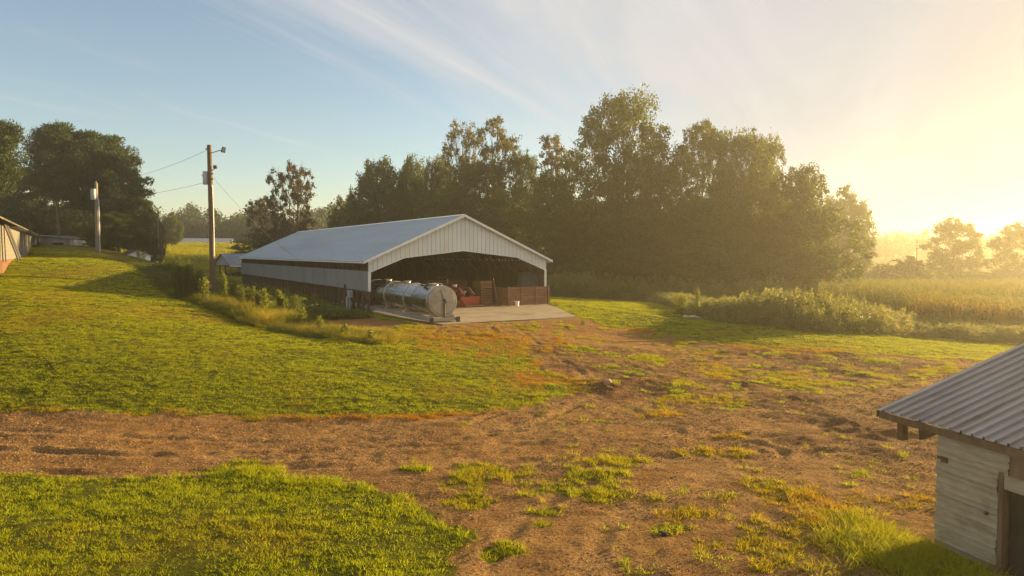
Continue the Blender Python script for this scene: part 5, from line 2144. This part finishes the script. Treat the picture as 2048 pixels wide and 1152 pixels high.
# ------------------------------------------------------------------ poles
def pole(name, label, px, top, d, r0, r1, mat, basez=None, lean=0.0, group=None):
    tp = P(px, top, d)
    x = tp.x
    zb = (H0s(x, d) if basez is None else basez) - .5
    t = thing(name, label, 'utility pole', (x, d, zb), 0, group)
    h = tp.z - zb
    m = MB()
    n = 8
    m.tube([(lean * (1 - i / n), 0, h * i / n) for i in range(n + 1)], [r0 + (r1 - r0) * i / n for i in range(n + 1)], 14)
    m.build('pole', mat, t, smooth='auto')
    return t, h


t, h = pole('utility_pole', 'tall brown utility pole with floodlight arm rising from the weeds beside the barn', 418.5, 290, 55, .23, .165, M_pole, lean=.10)
h1 = h
pole1 = t
m = MB()
m.tube([(.12, -.05, h - .62), (.75, -.05, h - .42), (.95, -.05, h - .40)], .03, 8)
arm = m.build('lamp_arm', M_dark, t)
m = MB()
m.prism([(.92, h - .55), (1.05, h - .15), (1.32, h - .22), (1.25, h - .62)], (1, 0, 0), (0, 0, 1), (0, 1, 0), (0, -.2, 0), .05)
m.prism([(.95, h - .52), (1.06, h - .19), (1.10, h - .20), (.99, h - .53)], (1, 0, 0), (0, 0, 1), (0, 1, 0), (0, -.26, 0), .05)
m.build('floodlight', M_dark, arm)
m = MB()
m.prism([(.985, h - .50), (1.09, h - .22), (1.26, h - .265), (1.205, h - .55)], (1, 0, 0), (0, 0, 1), (0, 1, 0), (0, -.206, 0), .004)
m.build('lens', M_transf, arm)
m = MB()
m.lathe([(0, 0), (.20, .0), (.21, .05), (.21, .92), (.19, .98), (0, 1.0)], (-.33, .02, h - 2.95), (0, 0, 1), 18)
m.tube([(-.44, 0, h - 2.30), (-.62, -.02, h - 2.28)], .045, 8)
m.build('transformer', M_transf, t, smooth='auto')
m = MB()
m.tube([(.15, -.05, h - 1.95), (.40, -.05, h - 1.75)], .03, 8)
m.lathe([(.05, 0), (.14, .04), (.17, .16), (.14, .25), (0, .27)], (.42, -.05, h - 1.78), (.3, -.3, 1), 16)
m.build('area_light', M_dark, t)
m = MB()
m.tube([(.19, -.08, .2), (.24, -.08, h * .5), (.20, -.06, h - 3.2), (.16, -.06, h - 3.0)], .035, 8)
m.tube([(.25, -.02, .2), (.26, -.02, h - 3.2)], .022, 6)
m.build('conduit', M_steelpipe, t)
for zz in (h - 2.15, h - 2.55, h - .3):
    m = MB()
    m.lathe([(.05, 0), (.07, .03), (.05, .06), (.07, .09), (.03, .12)], (.2 if zz < h - 1 else -.16, -.03, zz), (1 if zz < h - 1 else -1, 0, .2), 10)
    m.build('insulator', M_transf, t)

t, h = pole('utility_pole', 'grey wooden pole with white transformer standing before the pines', 192, 366, 84, .25, .17, M_polegrey)
h2 = h
pole2 = t
m = MB()
m.lathe([(0, 0), (.27, 0), (.28, .05), (.28, 1.15), (.25, 1.22), (0, 1.25)], (-.05, -.50, h - 1.95), (0, 0, 1), 18)
m.build('transformer', M_transf, t, smooth='auto')
m = MB()
m.tube([(.34, -.15, .3), (.34, -.15, h - 2.0), (.15, -.15, h - 1.6)], .06, 8)
m.build('conduit', M_steelpipe, t)
m = MB()
m.lathe([(.05, 0), (.08, .04), (.05, .08), (.03, .2)], (.0, 0, h - .0), (0, 0, 1), 10)
m.build('insulator', M_transf, t)

t, h = pole('utility_pole', 'small brown pole with crossarm above the board shed roof', 100, 425, 120, .17, .12, M_pole, basez=5.0)
m = MB()
m.box(-1.35, 1.35, -.22, -.13, h - 1.15, h - 1.0)
ca = m.build('crossarm', M_pole, t)
for x in (-1.25, -.45, .45, 1.25):
    m = MB()
    m.lathe([(.05, 0), (.09, .06), (.06, .12), (.08, .16), (.02, .24)], (x, -.17, h - .998), (0, 0, 1), 10)
    m.build('insulator', M_transf, ca)
m = MB()
m.lathe([(0, 0), (.22, 0), (.22, .8), (0, .85)], (.16, -.3, h - 2.9), (0, 0, 1), 14)
m.build('transformer', M_transf, t, smooth='auto')
t, h = pole('utility_pole', 'slim pale pole left of a twin in front of the pasture', 315.5, 436, 108, .13, .10, M_polegrey, group='twin poles by the pasture')
t, h = pole('utility_pole', 'reddish slim pole right of its twin in front of the pasture', 320.5, 446, 111, .15, .11, M_pole, group='twin poles by the pasture')
t, h = pole('utility_pole', 'hazy distant pole with crossarm in the right field', 1834, 480, 235, .22, .16, M_pole)
m = MB()
m.box(-1.1, 1.1, -.25, -.15, h - 1.9, h - 1.7)
m.box(-.7, .7, -.26, -.16, h - 2.9, h - 2.75)
m.build('crossarm', M_pole, t)
m = MB()
m.lathe([(0, 0), (.28, 0), (.28, 1.0), (0, 1.1)], (.45, -.2, h - 2.7), (0, 0, 1), 12)
m.build('transformer', M_transf, t)
t, h = pole('utility_pole', 'faintest slim pole far back in the right field', 1772, 494, 300, .2, .15, M_pole)


def wire(label, a, b_, sag, r=.012):
    a, b_ = Vector(a), Vector(b_)
    pts = []
    for i in range(25):
        s = i / 24
        p = a.lerp(b_, s)
        p.z -= sag * 4 * s * (1 - s)
        pts.append(p)
    m = MB()
    m.tube(pts, r, 5)
    tag(m.build('overhead_wire', M_wire), label, 'wire', 'overhead wires')


p1 = pole1.location
p2 = pole2.location
wire('upper overhead wire running from the tall pole into the pines', (p1.x - .2, p1.y, p1.z + h1 - .4), (p2.x, p2.y, p2.z + h2 + .1), .55)
wire('lower overhead wire from the tall pole to the grey transformer pole', (p1.x - .2, p1.y, p1.z + h1 - 2.75), (p2.x + .1, p2.y, p2.z + h2 - 1.3), .5)
bt = bw(-.2, 20, 3.6)
wire('service wire dropping from the tall pole to the barn eave', (p1.x + .22, p1.y, p1.z + h1 - 2.4), (bt.x, bt.y, bt.z), .5, .01)


# ------------------------------------------------------------------ near shed, lower right corner
SC0 = P(1873, 1099, 13.5)
wdir = Vector((-.269, .963, 0)).normalized()      # along the wall, away from the camera
rz = math.atan2(-wdir.y, -wdir.x)                  # local +x: along the wall towards the camera
# local +y is to the right of... the shed's inside
zg = H0s(SC0.x, SC0.y) - .02
ns = thing('tin_shed', 'near tin-sided shed with ribbed metal roof at the lower right', 'shed', (SC0.x, SC0.y, zg), rz)
zf = SC0.z - zg
WH = 2.12
# wall of horizontal corrugated sheets (local: x along wall, y = 0 outer face, +y inwards)


def corrugated(m, x0, x1, z0, z1, y, pitch=.0762, amp=.006, lap=0.0):
    # flat pans with a rib every 125 mm and a small crease half way
    prof = []
    z = z0
    while z < z1 - .02:
        for dz_, h_ in ((0, 0), (.048, 0), (.053, .004), (.058, 0), (.092, 0), (.102, .028), (.116, .028)):
            if z + dz_ < z1:
                prof.append((z + dz_, h_))
        z += .128
    prof.append((z1, 0))
    n = len(prof) - 1
    vs_ = []
    for z, h_ in prof:
        yy = y - h_ - lap * (z1 - z) / (z1 - z0)
        vs_ += [(x0, yy, z), (x1, yy, z)]
    m.add(vs_, [(2 * i, 2 * i + 1, 2 * i + 3, 2 * i + 2) for i in range(n)])


bands = [(0.02, .34, .0), (.31, .70, -.004), (.67, 1.04, .003), (1.01, 1.40, .0), (1.37, 1.76, -.006), (1.73, 2.12, .004)]
rr = random.Random(6)
for i, (z0, z1, e) in enumerate(bands):
    m = MB()
    x1 = 1.26 if i < 5 else 1.42
    corrugated(m, -.02 + e * 3, x1 + e * 4, z0, z1, -.01 - .003 * (i % 2), lap=.036)
    o = m.build('wall_sheet', M_shedtin, ns)
    sd_ = o.modifiers.new('thick', 'SOLIDIFY')
    sd_.thickness = .002
m = MB()
m.box(0.0, 1.24, .035, .08, -.3, 2.12)
m.box(0.0, .06, .08, 5.4, -.3, 2.12)
m.build('wall_core', M_wood, ns)
m = MB()
m.box(.075, .215, -.045, -.03, 1.60, 1.76)
m.box(-.01, .10, -.040, -.032, 1.66, 1.71)
m.build('rust_patch', surf('rusty_plate', (0.10, 0.045, 0.025), (0.06, 0.03, 0.02), rough=.9, scale=9), ns)
# door opening: jamb, lintel flap, dark sheet standing in for the unlit inside
m = MB()
m.box(1.27, 1.36, -.05, .10, -.25, 1.78)
m.build('door_jamb', M_wood, ns)
m = MB()
m.box(1.36, 3.4, -.035, .0, 1.50, 1.74)
m.build('door_header', M_shedtin, ns)
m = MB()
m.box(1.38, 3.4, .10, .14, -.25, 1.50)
m.build('doorway_fill', surf('doorway_shade', (0.022, 0.015, 0.011), (0.015, 0.011, 0.008), rough=.7, scale=4, stretch=(4, 1, .5)), ns)
m = MB()
m.box(1.43, 5.2, -.02, .05, 1.742, 2.12)
m.box(3.4, 5.2, -.02, .05, -.25, 1.742)
m.build('upper_board', M_wood, ns)
m = MB()
m.box(1.22, 3.4, -.14, -.055, -.15, .0)
m.build('door_sill', M_oldboard, ns)
# roof: local +y inwards is uphill
X0, X1 = -1.45, 6.0
SLN = .325
RW = 5.0
E0 = -.12
ZE = 2.28
m = MB()
pitch = .23
n = int((X1 - X0) / pitch)
prof = []
for i in range(n):
    x = X0 + i * pitch
    prof += [(x, 0), (x + pitch * .64, 0), (x + pitch * .68, .048), (x + pitch * .82, .048), (x + pitch * .86, 0.0)]
prof.append((X0 + n * pitch, 0))
vs_ = []
for x, hgt in prof:
    jag = .0
    vs_ += [(x, E0 + jag, ZE + hgt), (x, E0 + RW, ZE + SLN * RW + hgt)]
m.add(vs_, [(2 * i, 2 * i + 2, 2 * i + 3, 2 * i + 1) for i in range(len(prof) - 1)])
o = m.build('roof', M_shedroof, ns)
sd_ = o.modifiers.new('thick', 'SOLIDIFY')
sd_.thickness = .004
m = MB()
m.add([(X0, E0 + RW, ZE + SLN * RW + .01), (X1, E0 + RW, ZE + SLN * RW + .01), (X1, E0 + 2 * RW, ZE), (X0, E0 + 2 * RW, ZE)], [(0, 1, 2, 3)])
m.build('roof', M_shedroof, ns)
m = MB()
m.box(X0 + .03, X1, E0 + .03, E0 + .075, ZE - .16, ZE - .02)
m.build('eave_board', M_wood, ns)
for i in range(9):
    x = X0 + .05 + i * .9
    m = MB()
    m.beam((x, E0 + .08, ZE - .075 + .02), (x, E0 + RW, ZE - .075 + SLN * (RW - .08)), .05, .11)
    m.build('rafter', M_wood, ns)
m = MB()
m.box(X0 + .32, X0 + .46, .10, .24, ZE - .55, ZE - .02)
m.build('post_stub', M_wood, ns)
m = MB()
m.prism([(X0 + .95, ZE - .40), (X0 + 1.35, ZE - .18), (X0 + 1.42, ZE - .04), (X0 + .93, ZE - .06)], (1, 0, 0), (0, 0, 1), (0, 1, 0), (0, .02, 0), .12)
m.build('bracket', M_wood, ns)
m = MB()
m.box(X0 + .02, X0 + .06, E0 + .08, E0 + RW, ZE - .14, ZE - .14 + .001)
m = MB()
m.prism([(E0 + .02, ZE - .15), (E0 + RW, ZE + SLN * RW - .15), (E0 + RW, ZE + SLN * RW - .012), (E0 + .02, ZE - .012)], (0, 1, 0), (0, 0, 1), (1, 0, 0), (X0 - .03, 0, 0), .028)
m.build('rake_board', M_wood, ns)
m = MB()
m.lathe([(0, 0), (.03, 0), (.035, .03), (.02, .05), (0, .055)], (1.05, -.03, .98), (0, -1, 0), 12)
m.build('pipe_stub', M_dark, ns)
# rear, far and gable walls keep the shed solid from other sides
m = MB()
m.box(0.06, 5.2, 9.5, 9.6, -.3, 2.12)
m.box(5.1, 5.2, .06, 9.5, -.3, 2.12)
m.box(0.0, .06, 5.4, 9.5, -.3, 2.12)
m.prism([(.1, 2.12), (9.5, 2.12), (4.85, 3.62)], (0, 1, 0), (0, 0, 1), (1, 0, 0), (0.0, 0, 0), .06)
m.build('rear_wall', M_shedtin, ns)

# ================================================================== TALL SINGLE WEEDS, STONES
M_fennel = leafmat('feathery_weed', (0.060, 0.085, 0.014), (0.13, 0.145, 0.022), 0.45)
M_fennel2 = leafmat('yellow_weed', (0.10, 0.135, 0.014), (0.21, 0.215, 0.026), 0.5)
M_stem = surf('green_stem', (0.12, 0.12, 0.03), (0.16, 0.12, 0.05), rough=.8)


def plume_weed(label, px, base, top, d, wpx, nst, mat, seed, kind='plume', group=None):
    rng = np.random.default_rng(seed)
    rr = random.Random(seed)
    b0 = P(px, base, d)
    zb = Hs(b0.x, d) - .05
    h = P(px, top, d).z - zb
    w = wpx * d / F / 2
    t = thing('tall_weed', label, 'weed', (b0.x, d, zb), 0, group)
    m = MB()
    C, A, T = [], [], []
    for i in range(nst):
        a = rr.uniform(0, 6.28)
        r = w * math.sqrt(rr.random())
        hh = h * (1 - .28 * (r / w) ** 2) * rr.uniform(.8, 1.02)
        bx, by = r * math.cos(a) * .35, r * math.sin(a) * .35
        tx, ty = r * math.cos(a), r * math.sin(a)
        pts = [(bx, by, 0), ((bx + tx) / 2, (by + ty) / 2, hh * .5), (tx, ty, hh)]
        m.tube(pts, [.016, .011, .004], 5, cap=False)
        k = int(70 * hh) if kind == 'plume' else int(60 * hh)
        s = rng.random(k) ** (.8 if kind == 'plume' else .6)
        if kind == 'fan':
            s = .45 + .55 * s
        q = np.array([pts[0]]) * ((1 - s) ** 2)[:, None] + np.array([pts[1]]) * (2 * s * (1 - s))[:, None] + np.array([pts[2]]) * (s ** 2)[:, None]
        sp = (.12 * (1 - .75 * s) + .02) if kind == 'plume' else (.03 + .02 * np.sin(s * 9)) if kind == 'fan' else (.16 * (1 - s) + .04)
        q[:, :2] += rng.normal(0, 1, (k, 2)) * sp[:, None]
        C.append(q)
        al = np.c_[rng.normal(0, .6, (k, 2)), np.full(k, 1.0 if kind != 'leafy' else .2)]
        A.append(al)
        T.append(np.clip(s + rng.normal(0, .2, k), 0, 1))
    m.build('stem', M_stem, t)
    C = np.concatenate(C)
    v, f = leaves(C, .15 if kind == 'plume' else .16 if kind == 'leafy' else .12, rng, .16 if kind == 'plume' else .38 if kind == 'leafy' else .4, along=np.concatenate(A))
    link('foliage', np_mesh('foliage', v, f, mat, {'tint': np.repeat(np.concatenate(T), 4), 'dry': np.zeros(len(v))}), t)
    return t


GW_ = 'tall weeds on the bank'
plume_weed('large dark feathery weed clump left of the tall pole', 366, 580, 508, 50, 44, 60, M_fennel, 1, group=GW_)
plume_weed('second dark feathery weed clump close against the tall pole', 397, 582, 532, 51, 38, 44, M_fennel, 2, group=GW_)
plume_weed('yellow-green leafy weed stalk just left of the tall pole', 408, 590, 540, 47.5, 18, 7, M_fennel2, 3, 'leafy', GW_)
plume_weed('bright yellow feathery plume just right of the tall pole', 448, 590, 538, 49, 14, 16, M_fennel2, 4, 'plume', GW_)
plume_weed('pale thin weed with a forked candelabra top near the barn siding', 501, 606, 566, 46.5, 22, 12, M_fennel2, 5, 'fan', GW_)
plume_weed('tall leafy weed with dark lower leaves and lit tip', 531, 632, 572, 44, 15, 5, M_fennel2, 6, 'leafy', GW_)
plume_weed('weed with a round golden seed head before the barn wall', 559, 612, 573, 45.5, 13, 12, M_fennel2, 7, 'fan', GW_)
plume_weed('short slender weed near the right end of the bank', 606, 640, 610, 42, 9, 4, M_fennel2, 8, 'leafy', GW_)
plume_weed('green bushy weed against the dark barn posts', 590, 632, 586, 46, 40, 26, M_fennel, 9, 'plume', GW_)
plume_weed('low feathery weed clump before the blue roofed shed', 470, 595, 560, 51, 44, 30, M_fennel, 10, 'plume', GW_)
plume_weed('slim green weed standing before the little white shed', 282, 532, 492, 66, 20, 12, M_fennel, 11, 'plume', GW_)
plume_weed('wide leafy weed clump below the twin poles', 325, 550, 520, 62, 50, 26, M_fennel, 12, 'leafy', GW_)
plume_weed('last small weed at the low right tip of the bank', 741, 690, 655, 37, 12, 6, M_fennel2, 13, 'leafy', GW_)
plume_weed('green plume weed between the candelabra weed and the leafy stalk', 516, 618, 580, 45, 16, 14, M_fennel, 21, 'plume', GW_)
plume_weed('green plume weed just left of the candelabra weed', 482, 606, 562, 47, 20, 18, M_fennel, 22, 'plume', GW_)
plume_weed('green weed midway down the lower bank before the bare yard', 640, 662, 628, 40, 12, 8, M_fennel2, 23, 'plume', GW_)
plume_weed('leafy weed on the lower bank below the meter box', 690, 676, 645, 38.5, 12, 8, M_fennel2, 24, 'leafy', GW_)
plume_weed('upright weed rising from the left part of the right thicket', 1394, 628, 571, 58, 10, 6, M_fennel2, 14, 'leafy', 'weeds standing over the thicket')
plume_weed('pale grassy weed plume left of the thicket weeds', 1360, 622, 580, 60, 34, 26, M_fennel2, 15, 'plume', 'weeds standing over the thicket')


def rock(name, label, px, py, r, mat, cat='stone', flat=.5, group=None, seed=1):
    import bmesh
    x, y = G(px, py)
    bm = bmesh.new()
    bmesh.ops.create_icosphere(bm, subdivisions=3, radius=r)
    for v in bm.verts:
        n = v.co.normalized()
        k = .75 + .5 * float(fbm(np.array([n.x * 1.7 + seed * 3.1 + n.z]), np.array([n.y * 1.7 - n.z * 1.3]), seed, 3)[0])
        v.co *= k
        v.co.z *= flat
    me = bpy.data.meshes.new(name)
    bm.to_mesh(me)
    bm.free()
    me.materials.append(mat)
    o = link(name, me, loc=(x, y, Hs(x, y) + r * flat * .35))
    tag(o, label, cat, group)


M_soil = surf('clod_soil', (0.035, 0.022, 0.016), (0.02, 0.014, 0.011), rough=.95, scale=9)
M_pale = surf('pale_rubble', (0.50, 0.47, 0.42), (0.38, 0.35, 0.31), rough=.85, scale=6)
rock('dark_clod', 'dark lump of soil by the small grass tuft in the near dirt', 1327, 1068, .10, M_soil, 'clod')
rock('dark_clod', 'small dark lump in the dirt near the bottom edge', 1403, 1108, .06, M_soil, 'clod', seed=2)
rock('pale_stone', 'orange-white rock standing in the churned clay mound', 1216, 770, .17, surf('ochre_rock', (0.42, 0.24, 0.12), (0.3, 0.16, 0.08), rough=.9, scale=6), 'stone', .9, seed=3)
for i, (px, py, lab) in enumerate([(1372, 634, 'leftmost pale stone on the grass before the thicket'), (1386, 635, 'second pale stone from the left before the thicket'),
                                   (1400, 637, 'third pale stone from the left before the thicket'), (1414, 638, 'largest pale stone at the right end of the row before the thicket')]):
    rock('pale_stone', lab, px, py, .26 + .05 * i, M_pale, 'stone', .35, 'pale stones before the thicket', seed=5 + i)
